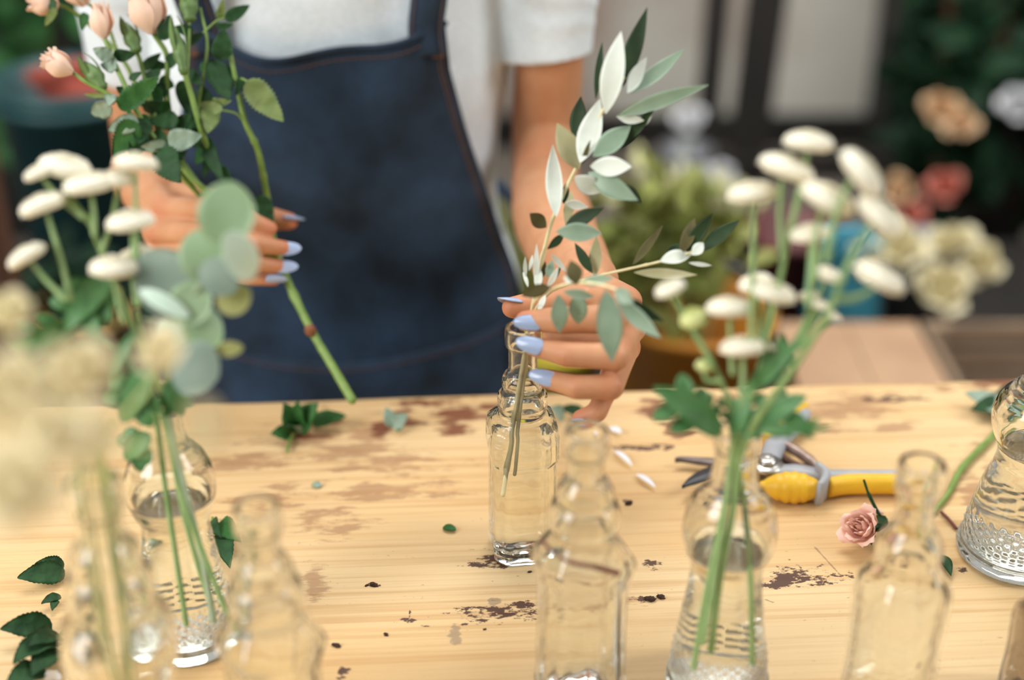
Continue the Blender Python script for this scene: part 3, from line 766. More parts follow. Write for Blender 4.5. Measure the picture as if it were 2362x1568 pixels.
# ---- nails
def nail(base, tip, nrm, w, label=None, arch=.38):
    base = V(base); tip = V(tip); ax = (tip - base); L = ax.length; ax.normalize()
    n_ = (nrm - ax * nrm.dot(ax)).normalized(); sd = ax.cross(n_)
    b = MB(); R = []
    N_, H_ = 14, 6
    for lay in (0, 1):
        for i in range(N_ + 1):
            t = i / N_
            ww = w / 2 * (.30 + .70 * math.sqrt(max(0.0, 1 - ((.22 - t) / .22) ** 2)) if t < .22 else 1.0) * (1 if t < .34 else math.sqrt(max(0.0, 1 - ((t - .34) / .662) ** 2.0)) * .985 + .015)
            for j in range(-H_, H_ + 1):
                q = j / H_
                R.append(base + ax * (L * t) + sd * (q * ww) - n_ * (arch * w * .5 * (q * ww / (w / 2)) ** 2) + n_ * (.0006 * math.sin(PI * t) * L / .016 + (.0 if lay == 0 else -.0009)))
    k = 2 * H_ + 1; half = (N_ + 1) * k; fs = []
    for i in range(N_):
        for j in range(k - 1):
            fs.append((i * k + j, (i + 1) * k + j, (i + 1) * k + j + 1, i * k + j + 1)); fs.append((half + i * k + j, half + i * k + j + 1, half + (i + 1) * k + j + 1, half + (i + 1) * k + j))
        for j in (0, k - 1): fs.append((i * k + j, i * k + j + half, (i + 1) * k + j + half, (i + 1) * k + j))
    for i in (0, N_):
        for j in range(k - 1): fs.append((i * k + j, i * k + j + 1, i * k + j + 1 + half, i * k + j + half))
    b.add(R, fs); return obj('fingernail', b, M['nail'], person, True, label)
toC = lambda p: (CAM - V(p)).normalized()
upv = V((0, 0, 1))
def nail_px(b_, t_, w, tilt=0.0):
    b_ = P(*b_); t_ = P(*t_); nail(b_, t_, toC(b_) + UP * tilt, w)
nail_px((1250, 744, .8705), (1183, 742, .8745), .0100, .10)
nail_px((1251, 802, .8680), (1189, 785, .8735), .0108, .10)
nail_px((1279, 877, .8715), (1219, 860, .8775), .0098, .10)
nail(P(1352, 972, .8835), P(1318, 972, .888), V((0, -.5, -.8)), .0075)
nail(P(1206, 690, .922), P(1148, 686, .916), V((-.1, .55, .85)), .0120, arch=.5)
nail_px((636, 573, 1.0775), (695, 572, 1.081), .0105, .10)
nail_px((628, 615, 1.0815), (688, 614, 1.085), .0098, .05)
nail(P(613, 646, 1.085), P(662, 645, 1.089), toC(P(640, 645, 1.09)) - UP * .9, .0082)
nail(P(655, 494, 1.118), P(704, 504, 1.116), V((.25, .45, .85)), .0110, arch=.5)
nail(P(604, 520, 1.0705), P(634, 522, 1.0745), toC(P(620, 522, 1.07)) + UP * .9, .0075)

# ---- face details, hair
for s_ in (-1, 1):
    e = MB().ellipsoid(hp(s_ * .030, -.0645, .010), (.0122, .0122, .0100), 16, 10, HR); eo = obj('eye', e, M['eye'], person)
    obj('iris', MB().ellipsoid(hp(s_ * .030, -.0748, .0065), (.0050, .0030, .0050), 14, 8, HR), M['iris'], eo)
    obj('eyebrow', MB().tube([hp(s_ * .014, -.090, .038), hp(s_ * .034, -.0875, .045), hp(s_ * .053, -.066, .037)], [.0022, .0028, .0012], 8), M['hair'], person)
hb = MB()
hb.ellipsoid(hp(0, .030, .040), (.081, .092, .083), 30, 18, HR)
hb.ellipsoid(hp(0, .04, -.02), (.072, .07, .07), 24, 14, HR)
hb.ellipsoid(hp(0, .115, .075), (.042, .042, .040), 20, 12, HR)
for s_ in (-1, 1): hb.tube([hp(s_ * .03, -.052, .088), hp(s_ * .066, -.02, .06), hp(s_ * .074, .02, .01)], [.012, .015, .012], 12)
hm = baked(hb, .003, 5, .5, 'hair')
for v in hm.vertices: v.co -= person.location
obj('hair', hm, M['hair'], person)
obj('lips', MB().tube([hp(-.017, -.0815, -.055), hp(0, -.0905, -.0555), hp(.017, -.0815, -.055)], [.002, .0045, .002], 10, flat=1.0), M['lip'], person)

# ---- tee
SHIRT = [(.80, .176, .126), (.90, .166, .120), (.96, .150, .110), (1.00, .1435, .106), (1.06, .150, .110), (1.12, .1575, .117), (1.20, .158, .114), (1.27, .166, .099), (1.315, .140, .080), (1.345, .078, .066), (1.352, .066, .06)]
tb = MB(); rr = []
for i in range(len(SHIRT) - 1):
    for k in range(8):
        u = k / 8; rr.append(ell(*[SHIRT[i][q] * (1 - u) + SHIRT[i + 1][q] * u for q in range(3)], n=40))
rr.append(ell(*SHIRT[-1], n=40)); tb.rings(rr)
for q_ in (SHR, SHL): tb.ellipsoid(q_ + V((-.004 if q_.x > XC else .004, .002, -.004)), (.055, .062, .053), 24, 14)
def sleeve(a, hem, r0, r1, mid):
    sp = spline([a, mid, hem], 10); tb.tube(sp, [r0 + (r1 + .002 - r0) * (i / (len(sp) - 1)) ** .7 for i in range(len(sp))], 30, round_ends=False)
sleeve(SHR + V((-.03, 0, .0)), HEMR, .066, .0385, SHR.lerp(HEMR, .45) + V((.004, 0, .004)))
HEML = V((XC - .180, YC + .014, 1.098))
sleeve(SHL + V((.03, 0, .0)), HEML, .066, .0395, SHL.lerp(HEML, .45) + V((-.004, 0, .006)))
tm = baked(tb, .003, 3, .5, 'tee')
tnrm = [v.normal.copy() for v in tm.vertices]
for v, n_ in zip(tm.vertices, tnrm):
    p = v.co.copy()
    arm = abs(p.x - XC) > .155 and p.z < 1.30
    w = noise.noise(V((p.x * 9, p.y * 9, p.z * 14))) * .0035 + noise.noise(V((p.x * 24 + p.z * 14, p.y * 18, p.z * 34))) * .0016
    if arm: w += .0009 * math.sin(p.z * 260 + noise.noise(V((p.x * 18, p.y * 18, p.z * 12))) * 5 + p.x * 60) * min(1, max(0, (p.z - 1.14) / .03))
    v.co = p + n_ * w - person.location
obj('t_shirt', tm, M['tee'], person)

# ---- trousers and shoes
tr = MB(); tr.rings([ell(z, a, b_) for z, a, b_ in ((.96, .140, .106), (.88, .166, .122), (.80, .172, .124), (.74, .160, .118))])
for s_ in (-1, 1): tr.tube([(XC + s_ * .078, YC, .84), (XC + s_ * .083, YC - .012, .48), (XC + s_ * .087, YC + .008, .075)], [.086, .064, .05], 24, round_ends=False)
trm = baked(tr, .005, 5, .5, 'trousers')
for v in trm.vertices: v.co -= person.location
obj('trousers', trm, M['jeans'], person)
for s_ in (-1, 1):
    x = XC + s_ * .087
    so = obj('shoe', MB().lathe([(.04, .02), (.045, .03), (.044, .06), (.038, .10)], 24, V((x, YC + .01, 0))).merge(MB().ellipsoid((x, YC - .08, .04), (.043, .11, .036), 24, 14)), M['shoe'], person)
    obj('shoe_sole', MB().tube([(x, YC + .04, .012), (x, YC - .15, .012)], [.042, .038], 20, flat=.28, side=(1, 0, 0)), M['sole'], so)

# ---- apron: bib and skirt in one sheet, hung over the tee
def interp(tab, z):
    if z >= tab[0][0]: return tab[0][1]
    for (a, x), (b, y) in zip(tab, tab[1:]):
        if z >= b: return y + (x - y) * (z - b) / (a - b)
    return tab[-1][1]
AW = [(1.19, .104), (1.172, .106), (1.135, .109), (1.084, .121), (1.03, .136), (.98, .150), (.94, .163), (.88, .174), (.75, .182), (.45, .188)]
RY = [(z, b) for z, a, b in reversed(SHIRT)]
def apron_pt(q, z, off=0.0):
    """q -1..1 across the cloth, z height"""
    hw = interp(AW, z); x = q * hw
    ry = interp(RY, max(z, .86)) + .010
    y = YC - ry * math.sqrt(max(.04, 1 - (x / .205) ** 2)) - .012 * max(0, 1 - abs(q)) ** .8 * max(0, min(1, (1.16 - z) / .2))
    f = .0035 * noise.noise(V((x * 13, z * 7, 1.3))) + .0022 * noise.noise(V((x * 30 + z * 12, z * 16, 4.2))) + .004 * max(0, (1 - abs(z - 1.135) / .07)) * math.sin(x * 62 + .6) * max(0, 1 - abs(q) * .2)
    if z < .9: f += .006 * math.sin(x * 40) * min(1, (.9 - z) / .3)
    return V((XC + x, y + f - off, z))
ZT = PY(780, 58, 1.13).z
def ztop(q): return ZT - .0225 * max(0, 1 - (abs(q + .02) / .93) ** 2.4) + .004 * math.sin(q * 5 + .4) + .002 * q
def sheet(qs, zf, th, nz, off=0.0):
    b = MB(); fr = []; bk = []
    for i in range(nz + 1):
        for q in qs:
            z1, z0 = zf(q); z = z1 + (z0 - z1) * i / nz
            p = apron_pt(q, z, off); fr.append(p); bk.append(p + V((0, th, 0)))
    k = len(qs); n = len(fr); fs = []
    for i in range(nz):
        for j in range(k - 1):
            fs.append((i * k + j, (i + 1) * k + j, (i + 1) * k + j + 1, i * k + j + 1)); fs.append((n + i * k + j, n + i * k + j + 1, n + (i + 1) * k + j + 1, n + (i + 1) * k + j))
        for j in (0, k - 1): fs.append((i * k + j, n + i * k + j, n + (i + 1) * k + j, (i + 1) * k + j))
    for i in (0, nz):
        for j in range(k - 1): fs.append((i * k + j, i * k + j + 1, n + i * k + j + 1, n + i * k + j))
    b.add(fr + bk, fs); return b
apron = obj('apron', sheet(lerps(-1, 1, 61), lambda q: (ztop(q), .45), .0016, 110), M['denim'], person)
# rolled hem along the bib top
obj('hem', MB().tube([apron_pt(q, ztop(q), .0004) for q in lerps(-1, 1, 60)], .0026, 8), M['denim'], apron)
PZT = PY(800, 838, 1.10).z
def zpock(q): return PZT + .016 * abs(q) ** 2 * 1.2
obj('pocket', sheet(lerps(-.86, .90, 41), lambda q: (zpock(q), .72), .0016, 24, .0045), M['denim'], apron)
def stitches(path, dash=.0034, gap=.0020, r=.00042):
    b = MB(); pts = path; acc = 0.0; i = 0
    cum = [0.0]
    for a, c_ in zip(pts, pts[1:]): cum.append(cum[-1] + (c_ - a).length)
    def at(s):
        for k in range(len(cum) - 1):
            if s <= cum[k + 1]:
                return pts[k].lerp(pts[k + 1], (s - cum[k]) / max(1e-9, cum[k + 1] - cum[k]))
        return pts[-1]
    s = 0.0
    while s + dash < cum[-1]:
        b.tube([at(s), at(s + dash)], r, 5); s += dash + gap
    return b
st = MB()
st.merge(stitches([apron_pt(q, ztop(q) - .0085, .0006) for q in lerps(-.97, .97, 80)]))
for s_ in (-1, 1):
    for ins in (.05, .075):
        st.merge(stitches([apron_pt(s_ * (1 - ins * .107 / interp(AW, z)), z, .0006) for z in lerps(ZT - .004, .55, 120)]))
st.merge(stitches([apron_pt(q, zpock(q) - .006, .0052) for q in lerps(-.85, .89, 70)]))
obj('stitching', st, M['thread'], apron)
# straps from the bib corners over the shoulders
for s_ in (-1, 1):
    q0 = .86 * s_
    a = apron_pt(q0, ztop(q0) - .02, .003); b_ = apron_pt(q0, ztop(q0) + .004, .003)
    pts = [a, b_, V((XC + s_ * .096, YC - .124, 1.225)), V((XC + s_ * .086, YC - .098, 1.295)), V((XC + s_ * .078, YC - .052, 1.342)), V((XC + s_ * .068, YC + .02, 1.352)), V((XC + s_ * .04, YC + .075, 1.315)), V((XC, YC + .112, 1.24))]
    m = MB(); sp = spline(pts, 8); rows = []
    for i, p in enumerate(sp):
        t = (sp[min(i + 1, len(sp) - 1)] - sp[max(0, i - 1)]).normalized()
        sd = V((1, 0, 0)); sd = (sd - t * sd.dot(t)).normalized(); nn = t.cross(sd)
        hw = .0145
        rows.append([p - sd * hw - nn * .001, p + sd * hw - nn * .001, p + sd * hw + nn * .001, p - sd * hw + nn * .001])
    m.rings(rows); so = obj('strap', m, M['denim'], person)
    bt = MB()
    for dz in (.0, .0155):
        for i in range(6):
            p = apron_pt(q0 + s_ * .07, ztop(q0) - .002 - dz, .0052)
            bt.tube([p + V((-.004, 0, .0016 * i - .004)), p + V((.004, 0, .0016 * i - .0034))], .0009, 5)
    obj('bar_tack', bt, M['thread'], so)
    ss = MB()
    for o_ in (-.011, .011): ss.merge(stitches([p + V((o_, -.0016, 0)) for p in sp[:30]]))
    obj('stitching', ss, M['thread'], so)
wt = [V((XC + .20 * math.cos(a) * .82, YC + .118 * math.sin(a), .965 + .004 * math.sin(a * 3))) for a in lerps(-.15, PI + .15, 30)]
obj('waist_tie', MB().tube(wt, .009, 8, flat=.25), M['denim'], person)
# ================================================================= BOTTLES
# profiles: (radius, height, squareness)
TIER = [(.0195, .0, .95), (.0212, .003, .95), (.0215, .03, .95), (.0213, .074, .95), (.0213, .077, .95), (.0224, .0805, .95), (.0228, .085, .95), (.0228, .097, .9), (.0220, .1035, .8), (.0200, .106, .5), (.0158, .1085, .15), (.0152, .111, 0), (.0162, .1145, 0), (.0165, .119, 0), (.0160, .1235, 0), (.0138, .1265, 0), (.0128, .1285, 0), (.0134, .131, 0), (.0135, .1345, 0), (.0124, .138, 0), (.0098, .141, 0), (.0092, .144, 0), (.0092, .156, 0), (.0095, .158, 0), (.0112, .160, 0), (.0116, .164, 0), (.0116, .169, 0), (.0110, .1725, 0)]
WIDE = [(.0190, .0, .9), (.0225, .003, .9), (.0235, .010, .9), (.0228, .02, .95), (.0222, .05, .95), (.0222, .085, .95), (.0245, .094, .95), (.0258, .099, .95), (.0250, .104, .9), (.0215, .112, .6), (.0185, .118, .2), (.0182, .121, 0), (.0200, .126, 0), (.0202, .132, 0), (.0185, .138, 0), (.0158, .141, 0), (.0160, .145, 0), (.0158, .149, 0), (.0130, .154, 0), (.0105, .157, 0), (.0102, .162, 0), (.0104, .170, 0), (.0122, .172, 0), (.0126, .176, 0), (.0125, .183, 0), (.0118, .186, 0)]
SLIM = [(.0190, .0, .9), (.0225, .003, .9), (.0228, .02, .95), (.0218, .06, .95), (.0225, .088, .95), (.0232, .096, .9), (.0222, .104, .7), (.0190, .112, .2), (.0176, .118, 0), (.0182, .124, 0), (.0172, .131, 0), (.0135, .138, 0), (.0108, .142, 0), (.0102, .150, 0), (.0106, .160, 0), (.0126, .164, 0), (.0132, .170, 0), (.0130, .178, 0), (.0122, .181, 0)]
BULB = [(.0270, .0, 0), (.0292, .002, 0), (.0298, .006, 0), (.0290, .010, 0), (.0278, .0115, 0), (.0276, .014, 0), (.0270, .024, 0), (.0252, .036, 0), (.0225, .056, 0), (.0203, .074, 0), (.0196, .082, 0), (.0204, .089, 0), (.0232, .096, 0), (.0252, .104, 0), (.0256, .111, 0), (.0244, .119, 0), (.0214, .127, 0), (.0172, .133, 0), (.0140, .137, 0), (.0126, .141, 0), (.0117, .150, 0), (.0115, .160, 0), (.0122, .162, 0), (.0127, .166, 0), (.0124, .170, 0), (.0118, .1715, 0)]
def dense(pr, k=3):
    out = []
    for i in range(len(pr) - 1):
        a, b = pr[i], pr[i + 1]
        p0 = pr[max(0, i - 1)]; p3 = pr[min(len(pr) - 1, i + 2)]
        for j in range(k):
            t = j / k; q = []
            for d in range(3):
                m0 = (b[d] - p0[d]) / 2; m1 = (p3[d] - a[d]) / 2
                h = (2 * t ** 3 - 3 * t * t + 1) * a[d] + (t ** 3 - 2 * t * t + t) * m0 * .8 + (-2 * t ** 3 + 3 * t * t) * b[d] + (t ** 3 - t * t) * m1 * .8
                q.append(h)
            q[1] = a[1] + (b[1] - a[1]) * t; q[2] = max(0, min(1, q[2])); out.append(tuple(q))
    out.append(pr[-1]); return out
def bottle_meshes(prof, s, wall, water=None, rot=0.0, n=64, diamond=False):
    if diamond: n = 176
    pr = [(r * s, z * s, k) for r, z, k in dense(prof, 8 if diamond else 3)]
    top = pr[-1][1]; fl = .006 * s
    out = MB().lathe([(.0004, 0.0008, 0), (pr[0][0] * .55, .0012, pr[0][2])], n, rot=rot, cap=False).v and None
    inner = [(max(.002, r - wall), z, k * .62) for r, z, k in pr if z > fl + .001]
    i0 = inner[0]
    prof_all = [(.0005, .0014, 0), (pr[0][0] * .80, .0014, pr[0][2]), (pr[0][0] * .90, 0, pr[0][2])] + pr + [(pr[-1][0] - wall * .5, top + .0006, 0)] + list(reversed(inner)) + [(i0[0] * .85, fl, i0[2]), (.0005, fl * .9, 0)]
    g = MB(); rr = []
    for r, z, k in prof_all:
        rg = []
        for j in range(n):
            a = 2 * PI * j / n
            if k > 0:
                ca, sa = abs(math.cos(a)), abs(math.sin(a)); sq = 1.0 / max(ca, sa, (ca + sa) / 1.66); q = r * ((1 - k) + k * sq)
            else: q = r
            if diamond and .014 * s < z < .034 * s and q > .02 * s:
                u = a * 22 / PI; w = z / s / .0030
                q += .0009 * s * (abs(((u + w) % 2) - 1) + abs(((u - w) % 2) - 1) - 1)
            rg.append(V((q * math.cos(a + rot), q * math.sin(a + rot), z)))
        rr.append(rg)
    g.rings(rr, True)
    w = None
    if water:
        lv = water * s; pw = [(r + wall * .25, z, k) for r, z, k in inner if z < lv]
        last = pw[-1]
        w = MB().lathe([(.0005, fl * .8, 0), (i0[0] * .85, fl * .9, i0[2])] + pw + [(last[0], lv, last[2]), (last[0] - .0006, lv - .0003, last[2]), (.0005, lv - .0005, 0)], n, rot=rot)
        # same section squareness as the glass
    return g, w
def sect_fix(mb): return mb
def bottle(name, prof, base, s, label, wall=.0026, water=None, rot=0.0, m='glass', cat='bottle', diamond=False, lean=None):
    base = V(base); t = thing(name, base, label, cat)
    g, w = bottle_meshes(prof, s, wall, water, rot, diamond=diamond)
    T = Matrix.Translation(base)
    if lean: T = T @ lean.to_4x4()
    obj('glass_body', MB().merge(g, T), M[m], t)
    if w: obj('water', MB().merge(w, T), M['water'], t)
    return t
TT = V((0, 0, TABLE_Z + .0004))
def onT(px, Y):                       # stand something at world depth Y below pixel column px (taken at the table)
    lo = PZ(1181, 784)
    d = Y * CP + (CAM_H - TABLE_Z) * SP
    return V(((px - W_PX / 2) / FPX * d, Y, TABLE_Z + .0004))
B1 = onT(1204, .802)
bottle('glass_bottle', TIER, B1, 1.0, 'tiered square clear bottle under the hand, holding the olive branches in water', water=.1165, rot=.10 + TH)
B2 = onT(1336, .655)
bottle('glass_bottle', WIDE, B2, 1.0, 'empty clear bottle with imitated stain refraction on its shoulder, in front of the olive bottle', rot=.42)
B3 = onT(655, .587)
bottle('glass_bottle', WIDE, B3, .985, 'empty clear tiered bottle with octagonal shoulder, right of the diamond-footed flower vase', rot=.62)
B4 = onT(335, .572)
bottle('glass_bottle', WIDE, B4, 1.12, 'clear tiered bottle under the cream-peach blossoms, at the front left', rot=.30)
B5 = onT(2032, .630)
bottle('glass_bottle', SLIM, B5, 1.0, 'empty slim-necked clear bottle beside the pink rose head', rot=.38)
BV = onT(1652, .664)
bottle('bulb_vase', BULB, BV, 1.05, 'clear bulb-necked vase holding the right-hand cream button flowers', water=.098, cat='vase', diamond=True)
BL = onT(440, .708)
bottle('bulb_vase', BULB, BL, 1.05, 'clear bulb-necked vase with diamond foot, holding eucalyptus and cream button flowers', water=.104, cat='vase', diamond=True)
BR = onT(2342, .797)
bottle('bulb_vase', [(r * (1.36 if z < .07 else 1.25), z * .98, k) for r, z, k in BULB], BR, 1.0, 'largest bulb vase, diamond-footed, half cut off by the right edge', water=.085, cat='vase', diamond=True, wall=.003)
BK = onT(2362, .655)
bottle('glass_bottle', SLIM, BK, .60, 'small smoky grey bottle in the bottom right corner', m='glass_s', rot=.3)
# added brown sliver standing in for a table stain refracted by the front bottle
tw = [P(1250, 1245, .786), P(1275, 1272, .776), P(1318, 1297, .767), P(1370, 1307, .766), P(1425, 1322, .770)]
single('twig', MB().tube(spline(tw, 6), [.0011] * 6 + [.0009] * 6 + [.0013] * 7 + [.0017] * 6, 8), M['twig'], tw[0], 'thin brown sliver imitating a refracted stain on the shoulder of the empty front bottle', 'twig')

# ================================================================= PLANT HELPERS
rndp = random.Random(99)
def pleaf(b_, t_, w, d, mats, par, bend=.08, tilt=.35, dz=.012, name='leaf', **kw):
    """leaf from pixel base/tip; w in px, d depth of the base"""
    bd = d if not isinstance(d, tuple) else d[0]; td = (d + rndp.uniform(-dz, dz)) if not isinstance(d, tuple) else d[1]
    a = P(b_[0], b_[1], bd); c = P(t_[0], t_[1], td)
    n_ = toC(a) + V((rndp.uniform(-tilt, tilt), rndp.uniform(-tilt, tilt), rndp.uniform(-tilt, tilt)))
    m = MB().leaf(a, c, w / FPX * bd * (1.12 if 'serr' in kw else 1), n_, bend=bend * rndp.choice((-1, 1, 1)), **kw)
    return obj(name, m, [M[x] for x in mats], par)
def pstem(pts, rad, par, m='stem', name='stem', n=10, knots=()):
    sp = spline([P(*q) for q in pts], 7)
    rad = lerps(rad[0] * .82, rad[1] * .8, len(sp)) if isinstance(rad, tuple) else [rad] * len(sp)
    rad = [r * (1 + .10 * noise.noise(V((i * .7, r * 900, 2)))) for i, r in enumerate(rad)]
    for k in knots:
        i = min(len(rad) - 1, int(k * len(rad))); rad[i] *= 1.28
    return obj(name, MB().tube(sp, rad, n), M[m], par)

# ================================================================= OLIVE BRANCHES in the held bottle
def olive(label, stempts, rad, leaves, foot):
    t = thing('olive_branch', P(*foot), label, 'branch', 'olive branches in the held bottle')
    pstem(stempts, rad, t, 'ol_st', knots=(.3, .45, .6, .75))
    MM = {'d': ('ol_dk', 'ol_un'), 'p': ('ol_un', 'ol_dk'), 's': ('ol_sg', 'ol_un'), 't': ('ol_tn', 'ol_dk'), 'b': ('ol_br', 'ol_un')}
    for (b_, t_, w, c_, d) in leaves:
        pleaf(b_, t_, w, d, MM[c_], t, bend=.06, tilt=.3, a=.88, e=.95, fold=.12)
    return t
D0 = .9
olive('tallest olive branch, silver and dark leaves rising past the bare arm',
 [(1160, 1140, .933), (1180, 1010, .928), (1200, 880, .916), (1218, 770, .903), (1232, 690, .897), (1252, 590, .893), (1275, 505, .888), (1310, 425, .882), (1345, 355, .878), (1385, 265, .872), (1425, 205, .868), (1440, 180, .866)], (.0019, .0011),
 [((1425, 212), (1493, 17), 42, 'd', .866), ((1397, 262), (1433, 72), 54, 'p', .862), ((1374, 229), (1389, 96), 18, 'd', .874), ((1447, 215), (1492, 132), 34, 'p', .860), ((1450, 216), (1580, 112), 36, 's', .866),
  ((1425, 268), (1634, 196), 36, 's', .862), ((1430, 262), (1560, 215), 26, 't', .870), ((1422, 268), (1486, 278), 24, 'p', .866), ((1470, 290), (1505, 262), 24, 'p', .876), ((1368, 361), (1455, 290), 50, 's', .868), ((1410, 352), (1512, 250), 30, 'd', .876),
  ((1326, 320), (1340, 222), 38, 'd', .888), ((1338, 375), (1384, 228), 54, 'p', .868), ((1335, 390), (1285, 284), 54, 't', .878), ((1283, 500), (1275, 334), 40, 'p', .876), ((1362, 383), (1458, 384), 46, 'p', .860),
  ((1325, 408), (1389, 442), 44, 'p', .862), ((1357, 398), (1472, 462), 50, 's', .868), ((1425, 430), (1480, 468), 34, 'd', .882), ((1305, 468), (1356, 478), 22, 'p', .876), ((1302, 526), (1392, 479), 36, 'd', .874), ((1260, 524), (1222, 492), 34, 'b', .884),
  ((1283, 534), (1388, 538), 44, 's', .862), ((1300, 470), (1308, 420), 18, 'd', .884), ((1300, 540), (1262, 575), 20, 'd', .884), ((1305, 520), (1318, 440), 24, 't', .888), ((1390, 345), (1375, 300), 14, 'd', .880), ((1342, 380), (1362, 322), 12, 'b', .872)],
 (1160, 1140, .933))
olive('olive branch reaching right over the amber bucket, with bronze and dark leaves',
 [(1186, 1090, .936), (1196, 980, .926), (1212, 850, .913), (1226, 740, .904), (1262, 680, .900), (1310, 656, .893), (1390, 634, .888), (1450, 620, .884), (1520, 604, .880), (1585, 585, .876), (1618, 572, .874)], (.0015, .0008),
 [((1460, 610), (1530, 518), 20, 'b', .882), ((1536, 592), (1568, 562), 22, 'd', .884), ((1570, 585), (1602, 502), 30, 'b', .876), ((1578, 582), (1644, 493), 32, 'd', .878), ((1612, 582), (1706, 508), 34, 'd', .880), ((1522, 603), (1596, 586), 34, 'p', .868),
  ((1596, 588), (1622, 560), 26, 'p', .868), ((1588, 606), (1642, 612), 10, 'p', .872), ((1462, 628), (1608, 634), 24, 't', .876), ((1372, 638), (1376, 545), 30, 't', .890), ((1366, 630), (1326, 560), 24, 'd', .886)],
 (1186, 1090, .936))
olive('short olive sprig drooping over the fingers, closest to the camera',
 [(1190, 960, .925), (1208, 830, .908), (1224, 730, .893), (1240, 688, .876), (1290, 660, .845), (1345, 652, .824), (1400, 660, .812), (1440, 676, .804)], (.0013, .0009),
 [((1270, 662), (1202, 682), 30, 'b', .850), ((1288, 680), (1290, 768), 42, 's', .835), ((1336, 676), (1334, 748), 44, 's', .840), ((1398, 668), (1412, 836), 62, 's', .806), ((1424, 690), (1524, 780), 40, 's', .806), ((1330, 655), (1316, 600), 40, 'b', .826),
  ((1340, 652), (1416, 640), 26, 's', .826), ((1420, 680), (1532, 742), 32, 'd', .812), ((1300, 672), (1370, 684), 24, 's', .832), ((1330, 648), (1300, 640), 20, 'p', .826), ((1420, 668), (1462, 700), 36, 's', .806)],
 (1190, 960, .925))
olive('short budding olive twig with tiny pale leaves, just above the thumb',
 [(1176, 1040, .930), (1200, 880, .914), (1216, 780, .902), (1230, 700, .892), (1240, 640, .888), (1256, 570, .885)], (.0012, .0009),
 [((1236, 660), (1238, 562), 14, 'p', .886), ((1212, 640), (1212, 592), 9, 'p', .888), ((1220, 625), (1228, 588), 8, 'p', .890), ((1240, 668), (1246, 618), 20, 'p', .882), ((1262, 640), (1274, 600), 20, 's', .884), ((1272, 586), (1308, 628), 14, 'p', .878), ((1262, 662), (1288, 616), 14, 'p', .880),
  ((1240, 720), (1258, 680), 14, 'p', .884), ((1252, 640), (1258, 602), 12, 'b', .886), ((1218, 662), (1206, 628), 9, 'p', .886), ((1276, 650), (1296, 606), 10, 'd', .888)],
 (1176, 1040, .930))

# ================================================================= ROSE SPRAYS in the other hand
ROSEBODY = {'A': BUD, 'H': HALF, 'F': ROSE}
def head(t, base, tip, w, kind, m='peach', d=1.06, name='bloom', sep=True, seplen=.75, dt=None):
    """bud or bloom growing from pixel base towards pixel tip, w px wide"""
    a = P(base[0], base[1], d); c = P(tip[0], tip[1], dt or d - .006); L = (c - a).length; wid = w / FPX * d
    me = {'bud': BUD, 'half': HALF, 'full': ROSE}[kind]
    natural = 2 * max(math.hypot(v.co.x, v.co.y) for v in me.vertices); hz = max(v.co.z for v in me.vertices)
    fr = (frame((c - a), V((rndp.random(), rndp.random(), .2))) @ Matrix.Diagonal((wid / natural, wid / natural, L / hz))).to_4x4()
    h = inst(name, with_mat(me, M[m]), Matrix.Translation(a) @ fr, t)
    if sep:
        sm = MB(); ax = (c - a).normalized(); f3 = frame(ax)
        sm.ellipsoid(a - ax * wid * .06, (wid * .2, wid * .2, wid * .22), 14, 10, f3)
        for k in range(5):
            ang = k * 1.2566 + .3; o_ = f3 @ V((math.cos(ang), math.sin(ang), 0))
            b0 = a + o_ * wid * .12; b1 = a + o_ * wid * .43 + ax * L * seplen * rndp.uniform(.6, 1.1)
            sm.leaf(b0, b1, wid * .3, o_, bend=.16, fold=-.1, a=.6, n=8, h=2, th=.0002)
        adopt(obj('sepal', sm, [M['sepal'], M['rl_lt']], t), h)
    return h
def greenbud(t, base, tip, w, d):
    a = P(base[0], base[1], d); c = P(tip[0], tip[1], d); ax = (c - a); L = ax.length; ax.normalize(); r = w / FPX * d / 2
    m = MB().merge(MB().lathe([(r * .5, -L * .12), (r * .72, 0), (r * .62, L * .1), (r, L * .3), (r * .95, L * .5), (r * .5, L * .8), (r * .12, L)], 20), Matrix.Translation(a) @ frame(ax).to_4x4())
    for k in range(3):
        o_ = frame(ax) @ V((math.cos(k * 2.1), math.sin(k * 2.1), 0)); m.leaf(a + o_ * r * .7 + ax * L * .3, c + o_ * r * .5 + ax * L * .25, r * .8, o_, n=6, h=1)
    return obj('bud', m, [M['sepal'], M['sepal']], t)
RM = {'d': ('rl_dk', 'rl_gy'), 'm': ('rl_md', 'rl_gy'), 'g': ('rl_gy', 'rl_dk'), 'l': ('rl_lt', 'rl_dk')}
def rleaves(t, lst):
    for (b_, t_, w, c_, d) in lst:
        pleaf(b_, t_, w, d, RM[c_], t, bend=.07, tilt=.35, a=.62, e=.75, fold=.10, serr=.34, nserr=13, n=26, wav=.03)
GR = 'peach spray roses held in the hand'
t = thing('rose_spray', P(812, 925, 1.07), 'long rose stem passing through the fist down to the table, bare below the hand', 'flower', GR)
pstem([(812, 922, 1.075), (770, 850, 1.085), (720, 765, 1.095), (664, 650, 1.105), (632, 560, 1.108), (624, 500, 1.103), (612, 430, 1.088), (594, 345, 1.07), (565, 280, 1.06), (546, 195, 1.055), (528, 108, 1.05)], (.0043, .0021), t, knots=(.27, .62, .72))
obj('stem_scar', MB().ellipsoid(P(716, 762, 1.089), (.0046, .003, .0052), 14, 10), M['node'], t)
pstem([(565, 282, 1.06), (545, 262, 1.055), (512, 254, 1.05)], (.0012, .0009), t)
pstem([(546, 195, 1.055), (556, 182, 1.05), (570, 187, 1.045)], (.0014, .0009), t)
